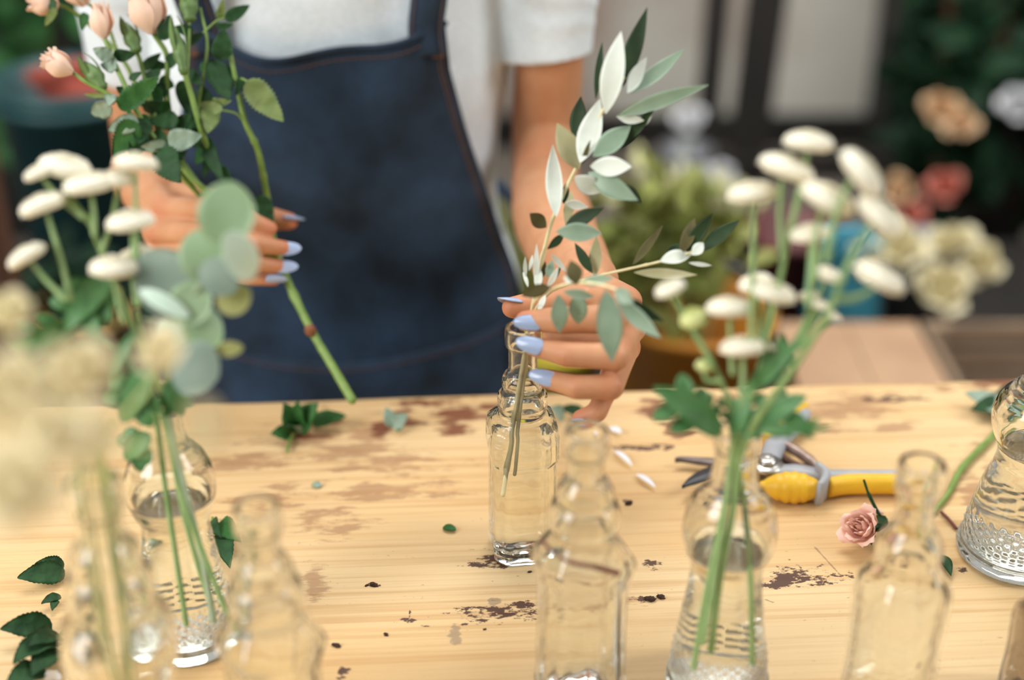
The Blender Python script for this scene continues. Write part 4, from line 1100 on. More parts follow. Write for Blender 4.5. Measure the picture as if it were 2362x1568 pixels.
rleaves(t, [((570, 187), (654, 280), 62, 'l', 1.045), ((556, 178), (545, 220), 20, 'd', 1.05), ((512, 254), (456, 238), 30, 'l', 1.05), ((470, 240), (534, 232), 26, 'l', 1.054), ((486, 250), (478, 308), 44, 'l', 1.052), ((596, 452), (628, 522), 44, 'd', 1.07), ((510, 138), (516, 66), 48, 'd', 1.045), ((498, 138), (526, 232), 66, 'd', 1.05), ((520, 45), (576, 12), 30, 'd', 1.05), ((505, 45), (515, -4), 20, 'l', 1.052), ((500, 60), (538, 56), 18, 'd', 1.052)])
t = thing('rose_spray', P(615, 540, 1.10), 'rose spray with pale green pointed bud in the middle of the held bunch', 'flower', GR)
pstem([(632, 590, 1.11), (608, 515, 1.10), (560, 462, 1.085), (520, 415, 1.07), (486, 355, 1.055), (462, 292, 1.045), (440, 215, 1.04), (420, 150, 1.035)], (.0034, .0026), t, knots=(.5,))
greenbud(t, (423, 160), (404, 62), 34, 1.035)
pstem([(432, 180, 1.04), (436, 100, 1.045), (437, 45, 1.05)], (.0014, .001), t)
greenbud(t, (437, 42), (432, -25), 44, 1.05)
pstem([(455, 262, 1.046), (478, 110, 1.05), (462, 20, 1.055)], (.0017, .0012), t)
pstem([(470, 75, 1.052), (500, 48, 1.05), (520, 40, 1.05)], (.0012, .0008), t)
rleaves(t, [((440, 240), (480, 280), 38, 'd', 1.055), ((452, 270), (420, 318), 40, 'd', 1.055), ((430, 170), (470, 195), 34, 'd', 1.05), ((480, 335), (452, 380), 34, 'm', 1.055), ((505, 385), (540, 440), 30, 'd', 1.06), ((462, 150), (498, 168), 28, 'm', 1.055), ((450, 215), (492, 225), 36, 'd', 1.05), ((471, 318), (517, 420), 36, 'd', 1.055), ((418, 186), (431, 262), 34, 'd', 1.05), ((470, 300), (448, 340), 26, 'd', 1.055), ((488, 350), (470, 410), 24, 'd', 1.06), ((445, 75), (400, 62), 26, 'd', 1.05), ((432, 100), (470, 76), 22, 'd', 1.052)])
t = thing('rose_spray', P(600, 560, 1.10), 'rose spray with the large open peach bloom at the top, behind the green buds', 'flower', GR)
pstem([(628, 600, 1.115), (580, 530, 1.10), (520, 480, 1.08), (475, 438, 1.065), (430, 395, 1.06), (400, 300, 1.06), (385, 215, 1.06), (385, 130, 1.055), (356, 80, 1.05)], (.0030, .0024), t, knots=(.5,))
head(t, (352, 78), (322, -38), 105, 'half', d=1.045)
rleaves(t, [((385, 150), (420, 120), 30, 'd', 1.056), ((385, 200), (345, 222), 34, 'd', 1.058), ((400, 300), (440, 262), 36, 'd', 1.058), ((392, 250), (352, 240), 30, 'm', 1.056), ((372, 92), (392, 34), 34, 'd', 1.042), ((361, 199), (361, 265), 34, 'm', 1.055), ((366, 186), (402, 200), 34, 'm', 1.058), ((411, 275), (345, 282), 44, 'd', 1.045), ((416, 275), (460, 290), 40, 'd', 1.05), ((388, 326), (466, 312), 50, 'g', 1.04), ((384, 330), (314, 344), 28, 'g', 1.042), ((371, 348), (416, 422), 68, 'd', 1.035), ((340, 150), (392, 152), 26, 'd', 1.06), ((330, 160), (372, 122), 24, 'd', 1.062)])
t = thing('rose_spray', P(590, 560, 1.11), 'rose spray with the upright peach bud and a green bud beside it', 'flower', GR)
pstem([(622, 610, 1.12), (570, 540, 1.105), (500, 470, 1.08), (436, 402, 1.062), (372, 338, 1.05), (322, 268, 1.04), (292, 205, 1.035), (262, 140, 1.035), (243, 92, 1.035)], (.0030, .0022), t, knots=(.45, .7))
head(t, (240, 90), (224, 4), 62, 'bud', d=1.035)
pstem([(372, 338, 1.05), (352, 250, 1.05), (326, 150, 1.05), (312, 112, 1.048)], (.0026, .0018), t)
greenbud(t, (314, 114), (290, 52), 40, 1.046)
rleaves(t, [((330, 300), (300, 372), 44, 'd', 1.045), ((352, 262), (395, 300), 40, 'd', 1.055), ((330, 250), (372, 235), 34, 'd', 1.05), ((345, 310), (392, 352), 46, 'd', 1.05), ((306, 225), (268, 200), 30, 'd', 1.045), ((330, 190), (372, 160), 30, 'd', 1.05), ((318, 270), (352, 300), 36, 'm', 1.042), ((388, 372), (432, 340), 34, 'd', 1.055), ((275, 249), (366, 178), 50, 'm', 1.03), ((312, 280), (264, 362), 60, 'm', 1.03), ((318, 276), (250, 300), 44, 'g', 1.032), ((334, 274), (318, 334), 42, 'd', 1.04), ((259, 133), (214, 112), 34, 'g', 1.03), ((262, 128), (314, 124), 30, 'd', 1.035), ((298, 182), (326, 166), 16, 'd', 1.035), ((270, 150), (232, 150), 34, 'g', 1.03), ((330, 350), (300, 320), 30, 'd', 1.05), ((372, 345), (352, 368), 26, 'm', 1.05)])
t = thing('rose_spray', P(580, 560, 1.12), 'rose spray with the lowest peach bloom, pointing left out of the held bunch', 'flower', GR)
pstem([(616, 610, 1.124), (560, 545, 1.11), (480, 470, 1.085), (400, 385, 1.06), (330, 300, 1.045), (290, 250, 1.035), (245, 215, 1.03), (200, 190, 1.028), (172, 170, 1.028)], (.0028, .0018), t)
head(t, (168, 168), (92, 128), 72, 'half', d=1.026)
greenbud(t, (234, 200), (196, 142), 44, 1.032)
rleaves(t, [((255, 245), (211, 262), 42, 'g', 1.03), ((250, 219), (194, 217), 14, 'l', 1.03), ((258, 216), (250, 246), 26, 'g', 1.032), ((262, 240), (240, 205), 18, 'd', 1.034)])
t = thing('rose_spray', P(595, 575, 1.12), 'rose spray with two peach blooms cut off by the top left corner', 'flower', GR)
pstem([(620, 615, 1.126), (555, 540, 1.115), (470, 440, 1.09), (390, 330, 1.075), (330, 230, 1.07), (285, 140, 1.07), (210, 60, 1.07), (160, 20, 1.065), (130, 12, 1.06)], (.0028, .0016), t)
pstem([(270, 118, 1.07), (240, 40, 1.068), (200, 6, 1.065)], (.0018, .0014), t)
head(t, (135, 16), (60, -12), 78, 'half', d=1.06)
head(t, (196, 14), (160, -60), 84, 'half', d=1.064)
rleaves(t, [((128, 18), (104, 60), 20, 'l', 1.05), ((130, 14), (100, 2), 24, 'd', 1.05), ((196, 30), (190, 70), 20, 'm', 1.06)])

# ================================================================= CREAM BUTTON CHRYSANTHEMUMS
def mum_mesh():
    b = MB(); rnd = random.Random(17)
    b.lathe([(.2, -.12), (.75, -.10), (.98, .10), (.99, .26), (.84, .44), (.5, .55), (.02, .58)], 32)
    for i, (r, z, el, n_) in enumerate(((.93, .05, -.1, 34), (.95, .16, .12, 34), (.92, .27, .4, 32), (.84, .36, .7, 30), (.72, .43, .95, 26), (.58, .48, 1.12, 22), (.42, .52, 1.28, 16), (.26, .55, 1.4, 10), (.1, .56, 1.5, 5))):
        for k in range(n_):
            a = 2 * PI * (k + .5 * (i % 2)) / n_ + rnd.uniform(-.04, .04)
            o_ = V((math.cos(a), math.sin(a), 0)); d_ = o_ * math.cos(el) + V((0, 0, 1)) * math.sin(el)
            nn = -o_ * math.sin(el) + V((0, 0, 1)) * math.cos(el)
            p = o_ * (r - .1) + V((0, 0, z - .03)); l = .17 * rnd.uniform(.8, 1.2)
            b.leaf(p, p + d_ * l, .17, nn, bend=.2, fold=.35, a=1.1, e=.5, n=3, h=1, th=.006)
    b.m = [0] * len(b.m); return b.mesh('button_bloom')
MUM = mum_mesh(); MUM.materials.append(M['mum'])
MUMG = with_mat(MUM, M['mumg'])
CAL = MB().lathe([(.1, -.34), (.2, -.26), (.6, -.16), (.86, -.06), (.93, .06), (.80, .02), (.1, 0)], 24).mesh('calyx'); CAL.materials.append(M['mst'])
def mum_spray(label, group, foot, main, heads, leaves=(), rad=(.0022, .0016)):
    t = thing('chrysanthemum_spray', P(*foot), label, 'flower', group)
    obj('stem', MB().tube(spline([P(*q) for q in main], 7), lerps(rad[0] * .78, rad[1] * .85, (len(main) - 1) * 7 + 1), 10), M['mst'], t)
    for (px, py, w, ang, face, jx, jy, d, *g) in heads:
        # ang: lean of the head in the picture (deg, + = to the right); face: how far it turns to the camera
        dr = UP * math.cos(math.radians(ang)) + RIGHT * math.sin(math.radians(ang)) - FWD * face
        c = P(px, py, d); r = w / FPX * d / 2; dr.normalize(); kind = g[0] if g else 'w'
        sc = Matrix.Diagonal((1.04, 1.04, 1.04 if kind == 'w' else 1.8)).to_4x4()
        low = c - dr * r * .25
        m4 = Matrix.Translation(low) @ frame(dr).to_4x4() @ Matrix.Scale(r, 4) @ sc
        h = inst('flower_head', MUM if kind == 'w' else MUMG, m4, t)
        cal = adopt(inst('calyx', CAL, m4, t), h)
        jp = P(jx, jy, d + (g[1] if len(g) > 1 else .0))
        st_ = low - dr * r * .3
        obj('stem', MB().tube(spline([jp, jp.lerp(st_, .6) + (st_ - dr * .01 - jp.lerp(st_, .8)) * .3, st_], 6), lerps(rad[1], .0011, 13), 8), M['mst'], t)
    for (b_, t_, w, d) in leaves:
        a = P(b_[0], b_[1], d); c = P(t_[0], t_[1], d + rndp.uniform(-.015, .015)); n_ = toC(a) + V((rndp.uniform(-.5, .5), 0, rndp.uniform(-.3, .5)))
        W_ = w / FPX * d; ax = (c - a); sd = ax.cross(n_).normalized()
        m = MB().leaf(a, c, W_ * .6, n_, bend=.1, a=.75, e=.6, n=14, wav=.03)
        for f, s_ in ((.28, 1), (.36, -1), (.55, 1), (.62, -1)):
            q = a.lerp(c, f) + sd * s_ * W_ * .10; m.leaf(q, q + sd * s_ * W_ * .45 + ax * .22, W_ * .36, n_, bend=.1, a=.9, e=.5, n=8, h=2)
        obj('leaf', m, [M['mlf'], M['mst']], t)
    return t
GM = 'cream button flowers in the right vase'
FT = (1660, 1500, .800)
mum_spray('button flower spray with the three highest heads, standing at the back of the right vase', GM, (1740, 1540, .80), [(1735, 1530, .815), (1732, 1350, .795), (1718, 1180, .785), (1705, 1060, .772), (1730, 930, .75), (1765, 800, .735), (1800, 640, .722), (1825, 520, .715)],
 [(1866, 326, 112, 6, .20, 1826, 520, .712), (1816, 386, 128, 20, .22, 1806, 600, .715), (1736, 442, 112, -6, .22, 1732, 800, .725, 'w', .0)],
 [((1715, 1010), (1860, 912), 100, .752), ((1730, 900), (1850, 780), 70, .742)])
mum_spray('button flower spray with large heads leaning far right, over the teal vase', GM, (1690, 1540, .80), [(1640, 1500, .805), (1660, 1340, .79), (1690, 1180, .778), (1706, 1060, .768), (1750, 960, .742), (1830, 850, .72), (1900, 740, .705), (1925, 690, .70)],
 [(1990, 398, 132, 52, .34, 1905, 600, .675), (1912, 456, 128, 26, .36, 1880, 640, .69), (2032, 496, 122, 42, .42, 1930, 670, .675), (2032, 636, 122, 28, .30, 1925, 690, .672), (1868, 536, 86, -10, .3, 1866, 700, .71)],
 [((1740, 990), (1920, 985), 40, .75)], (.0026, .0020))
mum_spray('button flower spray with the double pair of heads at the centre of the right vase', GM, (1650, 1530, .80), [(1600, 1540, .80), (1630, 1360, .79), (1668, 1180, .78), (1692, 1060, .770), (1716, 960, .755), (1748, 860, .745), (1765, 780, .738)],
 [(1742, 650, 76, -16, .34, 1752, 780, .742), (1782, 672, 108, 14, .24, 1765, 780, .73), (1910, 632, 74, 18, .25, 1840, 800, .735), (1866, 682, 48, -8, .3, 1830, 800, .738), (1892, 702, 46, 12, .3, 1840, 800, .735), (1922, 728, 42, 30, .25, 1842, 800, .735), (1772, 796, 34, 25, .3, 1745, 880, .74)],
 [((1705, 1000), (1742, 870), 60, .752), ((1690, 1010), (1676, 900), 44, .755)])
mum_spray('button flower spray with lowest heads and green buds, left in the right vase', GM, (1640, 1500, .80), [(1622, 1480, .79), (1650, 1320, .785), (1672, 1180, .776), (1686, 1060, .770), (1690, 980, .76), (1672, 900, .752), (1650, 850, .748)],
 [(1684, 708, 108, 0, .12, 1690, 860, .735), (1712, 798, 100, -4, .15, 1712, 930, .73), (1545, 664, 72, -24, .26, 1640, 830, .735), (1600, 738, 62, -12, .3, 1645, 840, .738, 'g'), (1624, 846, 40, 12, .2, 1662, 880, .742, 'g')],
 [((1662, 1000), (1508, 892), 120, .752), ((1660, 990), (1600, 905), 60, .75)])
GL = 'cream button flowers in the left vase'
mum_spray('button flower spray with the twin heads highest above the left vase', GL, (440, 1440, .84), [(430, 1440, .842), (405, 1280, .83), (382, 1130, .82), (360, 960, .808), (330, 830, .79), (285, 700, .775), (225, 560, .765), (205, 500, .76)],
 [(150, 382, 116, 12, .26, 212, 520, .758), (92, 396, 76, -22, .22, 190, 500, .75), (205, 422, 116, -8, .26, 218, 540, .752), (268, 412, 92, -4, .24, 235, 580, .756)],
 [((250, 640), (150, 760), 130, .765), ((270, 690), (200, 690), 70, .77)])
mum_spray('button flower spray leaning farthest left out of the left vase', GL, (535, 1430, .84), [(530, 1430, .838), (470, 1280, .825), (415, 1130, .815), (375, 960, .80), (290, 830, .785), (200, 750, .77), (150, 690, .76)],
 [(98, 470, 108, -20, .22, 165, 690, .748), (60, 588, 94, -32, .2, 150, 690, .742)],
 [((190, 740), (20, 800), 90, .765), ((240, 780), (70, 860), 80, .77)])
mum_spray('button flower spray with rounded heads standing upright before the fist', GL, (500, 1440, .84), [(488, 1400, .845), (450, 1280, .832), (412, 1130, .822), (390, 960, .806), (342, 830, .785), (315, 720, .77)],
 [(314, 374, 98, 6, .16, 318, 640, .752), (300, 508, 108, -6, .30, 306, 640, .75), (262, 614, 108, 2, .30, 285, 740, .744), (330, 578, 60, 12, .2, 322, 700, .76), (296, 584, 36, -8, .2, 315, 700, .762)],
 [((340, 850), (285, 975), 120, .77), ((380, 880), (420, 960), 70, .775), ((315, 760), (255, 900), 60, .772), ((345, 1000), (290, 1060), 90, .80)])

# ================================================================= EUCALYPTUS
t = thing('eucalyptus_branch', P(500, 1430, .84), 'eucalyptus branch with round sage leaves before the fist, in the left vase', 'branch')
pstem([(492, 1430, .838), (470, 1300, .828), (440, 1180, .82), (408, 1050, .808), (388, 930, .79), (400, 800, .765), (436, 700, .745), (490, 620, .732), (548, 562, .725)], (.0026, .0013), t, 'eus')
pstem([(404, 790, .765), (370, 745, .755), (330, 735, .75)], (.0014, .001), t, 'eus')
def eleaf(c, w, h, ang, d, m, tilt=(0, 0)):
    """round leaf centred on pixel c, w x h px, long axis turned ang deg from straight up"""
    a = math.radians(ang); dx, dy = math.sin(a) * h / 2, -math.cos(a) * h / 2
    p0 = P(c[0] - dx, c[1] - dy, d); p1 = P(c[0] + dx, c[1] + dy, d + tilt[1])
    n_ = toC(p0) + RIGHT * tilt[0] + V((0, 0, .1))
    obj('leaf', MB().leaf(p0, p1, w / FPX * d, n_, bend=.07, a=.95, e=.5, fold=.06, n=18, h=4), [M[m], M['eum']], t)
eleaf((522, 492), 132, 148, 10, .715, 'eu'); eleaf((472, 592), 120, 130, -20, .735, 'eu', (.1, 0)); eleaf((392, 656), 150, 190, -40, .75, 'eug'); eleaf((552, 590), 84, 122, 152, .70, 'eum', (.3, .02))
eleaf((505, 640), 86, 100, 130, .728, 'eug'); eleaf((540, 690), 74, 84, 60, .735, 'euy'); eleaf((440, 700), 100, 110, 40, .742, 'eu', (-.1, 0)); eleaf((468, 758), 110, 92, 70, .74, 'eu', (0, .01)); eleaf((452, 850), 130, 110, 110, .735, 'eug', (0, 0)); eleaf((528, 805), 36, 66, 84, .74, 'euy', (.2, 0)); eleaf((400, 770), 84, 90, -50, .748, 'eum', (.5, 0)); eleaf((380, 700), 40, 130, 118, .738, 'eum', (.2, 0))

# ================================================================= CREAM BLOSSOMS at the near left
GB = 'cream-peach roses in the front left bottle'
def blossom(label, pt, w, d, sz=None, stempx=None, spin=0, m='crm', half=False):
    t = thing('spray_rose', B4 + V((0, 0, .02)), label, 'flower', GB)
    c = P(pt[0], pt[1], d); neck = B4 + V((.008 * math.sin(spin * 1.7), .007 * math.cos(spin * 1.7), .204)); foot = B4 + V((-.014 * math.cos(spin), .012 * math.sin(spin), .012))
    mid = P(stempx[0], stempx[1], stempx[2])
    dr = (toC(c) * .8 + UP * .8 + RIGHT * math.sin(spin * 2.1) * .6).normalized(); s_ = w / FPX * d / 1.3
    low = c - dr * s_ * .4
    obj('stem', MB().tube(spline([foot, neck, mid, low], 7), .0009, 8), M['cst'], t)
    h = inst('bloom', with_mat(HALF if half else ROSE, M[m]), placed(low, dr, s_, spin), t)
    sm = MB(); f3 = frame(dr)
    for k in range(5):
        o_ = f3 @ V((math.cos(k * 1.2566), math.sin(k * 1.2566), 0)); sm.leaf(low, low + o_ * s_ * .4 + dr * s_ * .12, s_ * .16, dr, n=6, h=1)
    adopt(obj('sepal', sm, [M['sepal'], M['sepal']], t), h)
for lab, pt, w_, d_, sx_, m_, hf in (
 ('blurred cream rose at the left edge, just above the table far edge', (30, 900), 330, .46, (172, 985, .62), 'crm', False),
 ('blurred cream rose high over the front left bottle, nearest the vase leaves', (190, 850), 270, .50, (205, 985, .63), 'crm', False),
 ('largest blurred cream rose, lowest at the left edge', (40, 1110), 360, .43, (176, 1005, .60), 'crm', False),
 ('blurred cream rose hanging just in front of the front left bottle mouth', (205, 1000), 240, .50, (200, 1010, .62), 'crm', False),
 ('blurred cream rose between the left edge and the bottle mouth', (110, 1000), 280, .45, (190, 1000, .60), 'crm', False),
 ('peach-cream rose in front of the eucalyptus leaves', (372, 800), 190, .55, (250, 1000, .64), 'crm', False),
 ('faint cream rose right of the left bulb vase neck', (480, 985), 190, .43, (245, 1040, .60), 'crm', True),
 ('pale buff rose highest at the left edge under the button flowers', (25, 715), 170, .58, (160, 950, .64), 'yel', False)):
    blossom(lab, pt, w_, d_, None, sx_, pt[0] * .037, m_, hf)
# ================================================================= ON THE TABLE
def tz(px, py, h=0.0): return PZ(px, py, TABLE_Z + h)
# secateurs, lying open
o = tz(1765, 1112)
t = thing('secateurs', o, 'open yellow and grey secateurs lying behind the right button flower vase', 'secateurs')
def bar(pts, w, hgt, m, name, z0=.004, par=None, bev=True, ends=None):
    """flat-lying bar along table pixels, widths w (m), height hgt"""
    sp = spline([tz(*p) for p in pts], 6); ws = w if hasattr(w, '__len__') else [w] * len(pts)
    rr = []; k = len(sp)
    for i, p in enumerate(sp):
        f = i / (k - 1) * (len(ws) - 1); a = min(int(f), len(ws) - 2); ww = ws[a] + (ws[a + 1] - ws[a]) * (f - a)
        d_ = (sp[min(i + 1, k - 1)] - sp[max(0, i - 1)]); d_.z = 0; d_.normalize(); sd = V((-d_.y, d_.x, 0)); e = min(hgt, ww) * .3
        h2 = hgt
        prof = [(-ww / 2, z0 + e), (-ww / 2 + e, z0), (ww / 2 - e, z0), (ww / 2, z0 + e), (ww / 2, z0 + h2 - e), (ww / 2 - e, z0 + h2), (-ww / 2 + e, z0 + h2), (-ww / 2, z0 + h2 - e)]
        rr.append([p + sd * a_ + V((0, 0, b_)) for a_, b_ in prof])
    return obj(name, MB().rings(rr), M[m], par or t)
hl = bar([(1775, 1120), (1830, 1118), (1900, 1128), (1990, 1128), (2090, 1128), (2150, 1126)], [.012, .016, .015, .0125, .0125, .011], .0125, 'gplas', 'handle', .003)
bar([(1905, 1150), (1950, 1142), (2010, 1141), (2080, 1141), (2150, 1138)], [.010, .0125, .0125, .012, .010], .0150, 'yplas', 'grip', .002, hl)
gp = []
for i, x in enumerate(lerps(0, 1, 23)):
    env = math.sin(PI * (.06 + .9 * x)) ** .6
    rib = 1 + (.05 * math.sin(x * 38) if .22 < x < .85 else 0)
    gp.append((tz(1758 + 134 * x, 1152 + 5 * x) + V((0, 0, .0115)), .0118 * env * rib))
obj('ribbed_grip', MB().tube([a for a, b_ in gp], [b_ for a, b_ in gp], 20, flat=.95), M['yplas'], hl)
bar([(1884, 1172), (1896, 1156), (1898, 1138), (1880, 1122)], [.004, .006, .006, .005], .020, 'gplas', 'guard_rim', .002, hl)
hu = bar([(1768, 1104), (1778, 1070), (1790, 1048), (1820, 1018), (1850, 988), (1856, 980)], [.014, .017, .0165, .0125, .011, .008], .0115, 'gplas', 'handle', .004)
bar([(1762, 1040), (1778, 1026), (1805, 1002), (1838, 978), (1852, 966)], [.006, .009, .010, .010, .007], .0130, 'yplas', 'grip', .003, hu)
bl = bar([(1572, 1153), (1594, 1140), (1620, 1128), (1650, 1118), (1700, 1112), (1765, 1112)], [.0012, .008, .0125, .0145, .014, .013], .003, 'bsteel', 'blade', .010)
bar([(1556, 1080), (1572, 1078), (1610, 1082), (1650, 1086), (1700, 1094), (1765, 1106)], [.0012, .0045, .007, .009, .012, .013], .0045, 'brblade', 'hook_blade', .005)
c = tz(1765, 1108)
obj('pivot_washer', MB().lathe([(.0125, .012), (.0125, .0150), (.0115, .0160), (.001, .0160)], 28, c), M['steel'], t)
obj('pivot_nut', MB().lathe([(.0078, .016), (.0078, .0185), (.0066, .0200), (.003, .0202), (.001, .0196)], 6, c), M['steel'], t)
bar([(1798, 1048), (1830, 1064), (1862, 1086), (1880, 1104)], [.0025, .0075, .0085, .004], .008, 'spring', 'spring', .006)
bar([(1792, 1062), (1815, 1084), (1850, 1100), (1880, 1106)], [.002, .006, .006, .004], .006, 'brownwood', 'spring_pad', .005)

# pink rose head and stems
o = tz(1985, 1262)
t = thing('fallen_rose', o, 'loose pink rose head lying on the table beside the slim-necked bottle', 'flower')
dr = (toC(o) * 1.0 + V((-.55, 0, .3))).normalized()
inst('bloom', with_mat(ROSE, M['pnk']), placed(o + V((.004, .004, .012)), dr, .033, .4), t)
sm = MB(); a = o + V((.008, .006, .011))
for k in range(4):
    o_ = frame(dr) @ V((math.cos(k * 1.57), math.sin(k * 1.57), 0)); sm.leaf(a - dr * .002, a + o_ * .012 + dr * .004, .006, dr, n=6, h=1)
obj('sepal', sm, [M['rl_dk'], M['sepal']], t)
o = tz(2030, 1208)
t = thing('rose_bud', o, 'small closed pink bud with dark sepals and a thin stem, above the pink rose head', 'flower')
inst('bud', with_mat(BUD, M['pnk']), placed(o + V((.002, .001, .008)), V((-.9, .15, .25)), .017, .2), t)
sm = MB()
sm.leaf(tz(2040, 1196, .010), tz(2008, 1222, .016), .011, UP - FWD, n=8, h=2); sm.leaf(tz(2042, 1190, .012), tz(2016, 1228, .006), .010, UP - FWD + RIGHT * .4, n=8, h=2)
obj('sepal', sm, [M['rl_dk'], M['sepal']], t)
obj('stem', MB().tube(spline([tz(2036, 1200, .010), tz(2024, 1180, .014), tz(2004, 1140, .026), tz(1993, 1108, .034)], 5), [.0013] * 11 + [.0009] * 5, 8), M['rl_dk'], t)
t = thing('rose_cutting', tz(2200, 1130), 'cut green rose shoot with a grey leaf, lying between slim bottle and largest vase', 'flower')
sp = spline([tz(2150, 1180, .003), tz(2185, 1140, .003), tz(2215, 1085, .004), tz(2250, 1045, .004), tz(2290, 1005, .004), tz(2330, 950, .004), tz(2345, 900, .006)], 6)
obj('stem', MB().tube(sp, [.0024 * (1.25 if i in (13, 20) else 1) for i in range(len(sp))], 10), M['stem'], t)
for (b_, t_, w, c_) in (((2330, 960), (2225, 905), .022, 'g'), ((2320, 940), (2240, 945), .020, 'd'), ((2300, 950), (2330, 890), .018, 'd')):
    p = tz(*b_, .006); q = tz(*t_, .010); obj('leaf', MB().leaf(p, q, w, V((rndp.uniform(-.4, .4), -.5, 1)), bend=.1, serr=.14, nserr=11, n=22, a=.62, e=.75), [M[x] for x in RM[c_]], t)
t = thing('twig', tz(2205, 1215), 'short brown stem scrap left of the largest vase foot', 'twig')
obj('stem', MB().tube(spline([tz(2172, 1182, .002), tz(2190, 1200, .003), tz(2205, 1218, .002)], 5), .0012, 8), M['twig'], t)
single('leaf_scrap', MB().leaf(tz(2170, 1280, .002), tz(2194, 1328, .004), .008, V((0, -.3, 1)), n=8, h=2), [M['rl_dk'], M['rl_dk']], tz(2182, 1310), 'dark pointed leaf scrap right of the slim-necked bottle', 'leaf')

# loose leaves
def loose(label, o_px, lst, name='loose_leaf_sprig', cat='leaf', h=.004, stem=None):
    t = thing(name, tz(*o_px), label, cat)
    for (b_, t_, w, c_, hh) in lst:
        p = tz(*b_, h); q = tz(*t_, hh)
        obj('leaf', MB().leaf(p, q, w / FPX * depth(p), V((rndp.uniform(-.3, .3), -.7, 1)), bend=.12, serr=.16, nserr=11, n=22, a=.66, e=.75, wav=.03), [M[x] for x in RM[c_]], t)
    if stem: obj('stem', MB().tube(spline([tz(*p) for p in stem], 5), .0013, 8), M['stem'], t)
loose('crumpled green leaf sprig at the far table edge, left of the bare rose stem', (690, 975), [((680, 995), (655, 930), 60, 'm', .03), ((690, 990), (735, 930), 66, 'm', .03), ((700, 985), (690, 925), 56, 'm', .034), ((720, 975), (800, 960), 42, 'm', .012), ((670, 1000), (625, 1000), 40, 'm', .008), ((690, 995), (660, 985), 36, 'd', .02)], stem=[(690, 990, .004), (672, 1010, .003), (662, 1040, .003)])
loose('small pale green leaf curl near the far table edge', (910, 985), [((905, 985), (890, 940), 34, 'g', .016), ((905, 985), (940, 955), 40, 'g', .014), ((915, 988), (930, 985), 24, 'm', .006)])
loose('green leaf lying behind the held bottle on its right', (1320, 960), [((1348, 955), (1290, 940), 30, 'd', .010), ((1300, 962), (1268, 940), 40, 'g', .016)])
loose('dark green leaf sprig between the left vase and the octagonal bottle', (525, 1260), [((500, 1210), (556, 1250), 58, 'm', .012), ((505, 1235), (530, 1310), 52, 'd', .008), ((490, 1200), (510, 1240), 30, 'd', .012)], stem=[(490, 1195, .004), (505, 1235, .005), (520, 1280, .004)])
loose('dark green leaf lying left of the front left bottle, upper of two', (95, 1330), [((150, 1322), (40, 1332), 60, 'd', .010), ((148, 1305), (80, 1300), 40, 'd', .012)])
loose('small withered leaf scrap below the upper left loose leaf', (115, 1390), [((140, 1375), (95, 1392), 26, 'd', .006), ((130, 1385), (120, 1408), 20, 'd', .004)])
loose('large dark leaf cluster in the bottom left corner of the table', (70, 1500), [((120, 1445), (0, 1450), 66, 'd', .014), ((130, 1480), (30, 1530), 76, 'd', .018), ((135, 1500), (70, 1560), 70, 'd', .012), ((100, 1540), (10, 1590), 70, 'd', .012), ((140, 1470), (60, 1490), 60, 'd', .022)], stem=[(150, 1450, .005), (110, 1500, .005), (70, 1560, .004)])
single('leaf_scrap', MB().leaf(tz(1022, 1216, .001), tz(1052, 1222, .002), .0062, V((0, -.2, 1)), n=8, h=2, a=.8, e=.5), [M['rl_md'], M['rl_md']], tz(1036, 1219), 'tiny bright green leaf scrap alone on bare wood, left of the held bottle', 'leaf')
single('leaf_scrap', MB().leaf(tz(742, 1122, .001), tz(718, 1116, .002), .006, V((0, -.2, 1)), n=8, h=2), [M['rl_gy'], M['rl_gy']], tz(730, 1119), 'tiny grey-green leaf scrap on the blurred stain patch', 'leaf')
single('bloom_scrap', MB().leaf(tz(122, 1568, .002), tz(108, 1545, .010), .009, V((0, -.5, 1)), n=8, h=2).leaf(tz(124, 1568, .002), tz(130, 1545, .008), .008, V((.4, -.5, 1)), n=8, h=2, mi=0), [M['white'], M['yplas']], tz(120, 1565), 'white and yellow petal scrap at the bottom left edge', 'petal')
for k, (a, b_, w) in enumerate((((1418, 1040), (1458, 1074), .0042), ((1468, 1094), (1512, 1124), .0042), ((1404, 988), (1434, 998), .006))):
    single('petal', MB().leaf(tz(*a, .0015), tz(*b_, .003), w, V((0, -.3, 1)), n=8, h=2, a=.9, e=.6), [M['white'], M['white']], tz(*a), ('upper slim white petal right of the empty front bottle', 'lower slim white petal right of the empty front bottle', 'broad white petal and painted highlight by the mouth of the empty front bottle')[k], 'petal', 'fallen white petals')  # the broad one also stands in for a highlight on the glass
for k, (px, py, r_) in enumerate(((1450, 1162, .0032), (862, 1350, .003), (846, 1351, .0015), (890, 1463, .0016), (776, 1490, .003), (1118, 1452, .0012), (1222, 1320, .0016), (1500, 1384, .004), (1525, 1378, .003))):
    q = tz(px, py); m = MB(); rr = random.Random(k); m.ellipsoid(q + V((0, 0, r_ * .3)), (r_, r_ * .6, r_ * .4), 10, 7, Matrix.Rotation(rr.uniform(-.8, .8), 3, 'Z'))
    m.v = [p + V((rr.uniform(-1, 1), rr.uniform(-1, 1), rr.uniform(-.3, .6))) * r_ * .2 for p in m.v]
    single('soil_crumb', m, M['soil'], q, ('larger soil crumb alone, right of the empty front bottle', 'elongated soil crumb of the pair left of the dark long stain', 'tiny round soil crumb beside the elongated one', 'soil crumb under the small dark flecks near the grey smear', 'soil crumb nearest the octagonal bottle', 'tiny soil crumb below the long dark stain', 'tiny soil crumb between the held bottle foot and the empty front bottle', 'wide soil flake between front bottle and button flower vase', 'small soil flake next to the wide one')[k], 'crumb', 'soil crumbs on the table')
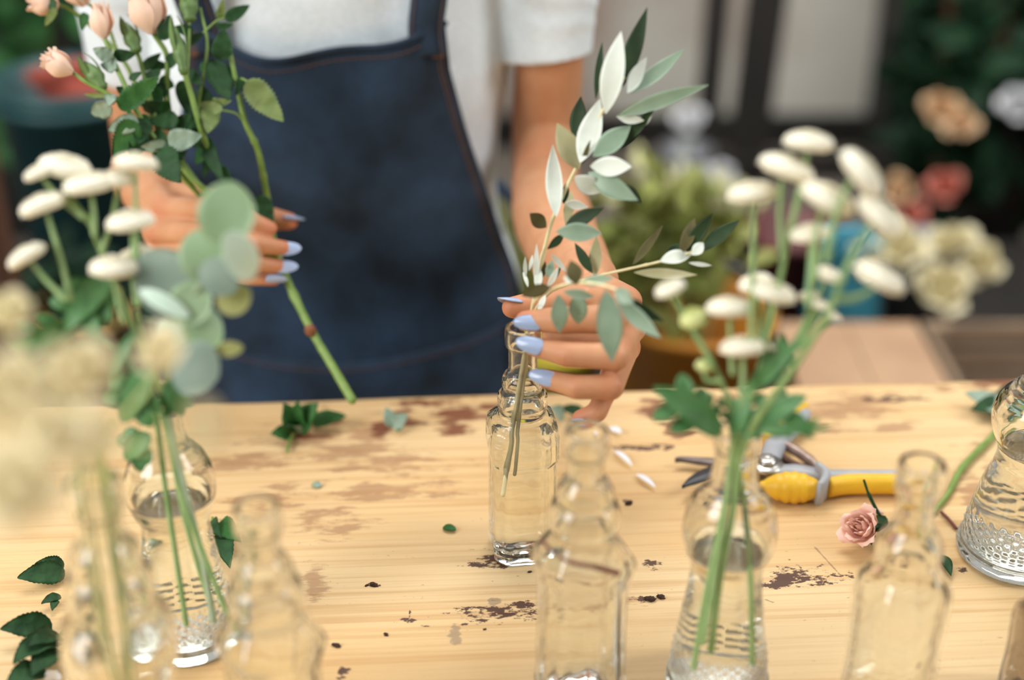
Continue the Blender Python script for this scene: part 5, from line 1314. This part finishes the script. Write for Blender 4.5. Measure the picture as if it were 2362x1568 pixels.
# ================================================================= CAMERA, LIGHT
cam = bpy.data.cameras.new('camera'); co = bpy.data.objects.new('camera', cam); COL.objects.link(co)
co.location = CAM; co.rotation_euler = (math.radians(90) - PITCH, 0, 0)
cam.lens = 50; cam.sensor_width = 36; cam.sensor_fit = 'HORIZONTAL'; cam.clip_start = .05
cam.dof.use_dof = True; cam.dof.focus_distance = .945; cam.dof.aperture_fstop = 2.1; cam.dof.aperture_blades = 0
SC.camera = co
w = bpy.data.worlds.new('sky'); SC.world = w; w.use_nodes = True; N = w.node_tree.nodes; L = w.node_tree.links
bg = N['Background']; tc = N.new('ShaderNodeTexCoord'); sx = N.new('ShaderNodeSeparateXYZ'); L.new(tc.outputs['Generated'], sx.inputs[0])
cr = N.new('ShaderNodeValToRGB'); L.new(sx.outputs['Z'], cr.inputs['Fac'])
cr.color_ramp.elements[0].position = .0; cr.color_ramp.elements[0].color = (.34, .33, .31, 1)
cr.color_ramp.elements[1].position = .7; cr.color_ramp.elements[1].color = (1.0, .99, .97, 1)
L.new(cr.outputs['Color'], bg.inputs['Color']); bg.inputs['Strength'].default_value = .50
def window_or_fill_light(name, loc, target, sx_, sy_, power, col=(1, .97, .92)):
    l = bpy.data.lights.new(name, 'AREA'); l.shape = 'RECTANGLE'; l.size = sx_; l.size_y = sy_; l.energy = power; l.color = col
    o = bpy.data.objects.new(name, l); COL.objects.link(o); o.location = loc
    o.rotation_euler = (V(target) - V(loc)).to_track_quat('-Z', 'Y').to_euler(); return o
window_or_fill_light('window_or_fill_light', (-1.9, -.3, 2.25), (0, 1.0, 1.0), 1.1, 1.4, 62, (1, .99, .97))
window_or_fill_light('window_or_fill_light', (1.9, .6, 2.4), (.1, .95, .95), .7, 1.1, 25, (1, 1, .99))
window_or_fill_light('window_or_fill_light', (.7, 2.3, 2.9), (.6, 4.0, .6), 1.4, 1.0, 35)  # fill lamp added to brighten the back wall, no window there
window_or_fill_light('skylight', (-.15, 1.75, 3.0), (0, .95, .9), 1.3, 1.0, 30, (1, .99, .97))
sc = SC.cycles
sc.use_denoising = True; sc.max_bounces = 20; sc.transmission_bounces = 18; sc.transparent_max_bounces = 16; sc.glossy_bounces = 8; sc.diffuse_bounces = 4
sc.sample_clamp_indirect = 6.0; sc.caustics_refractive = True; sc.caustics_reflective = False
SC.view_settings.view_transform = 'Standard'; SC.view_settings.look = 'None'; SC.view_settings.exposure = 0.03; SC.view_settings.gamma = 1.0; SC.view_settings.use_curve_mapping = False
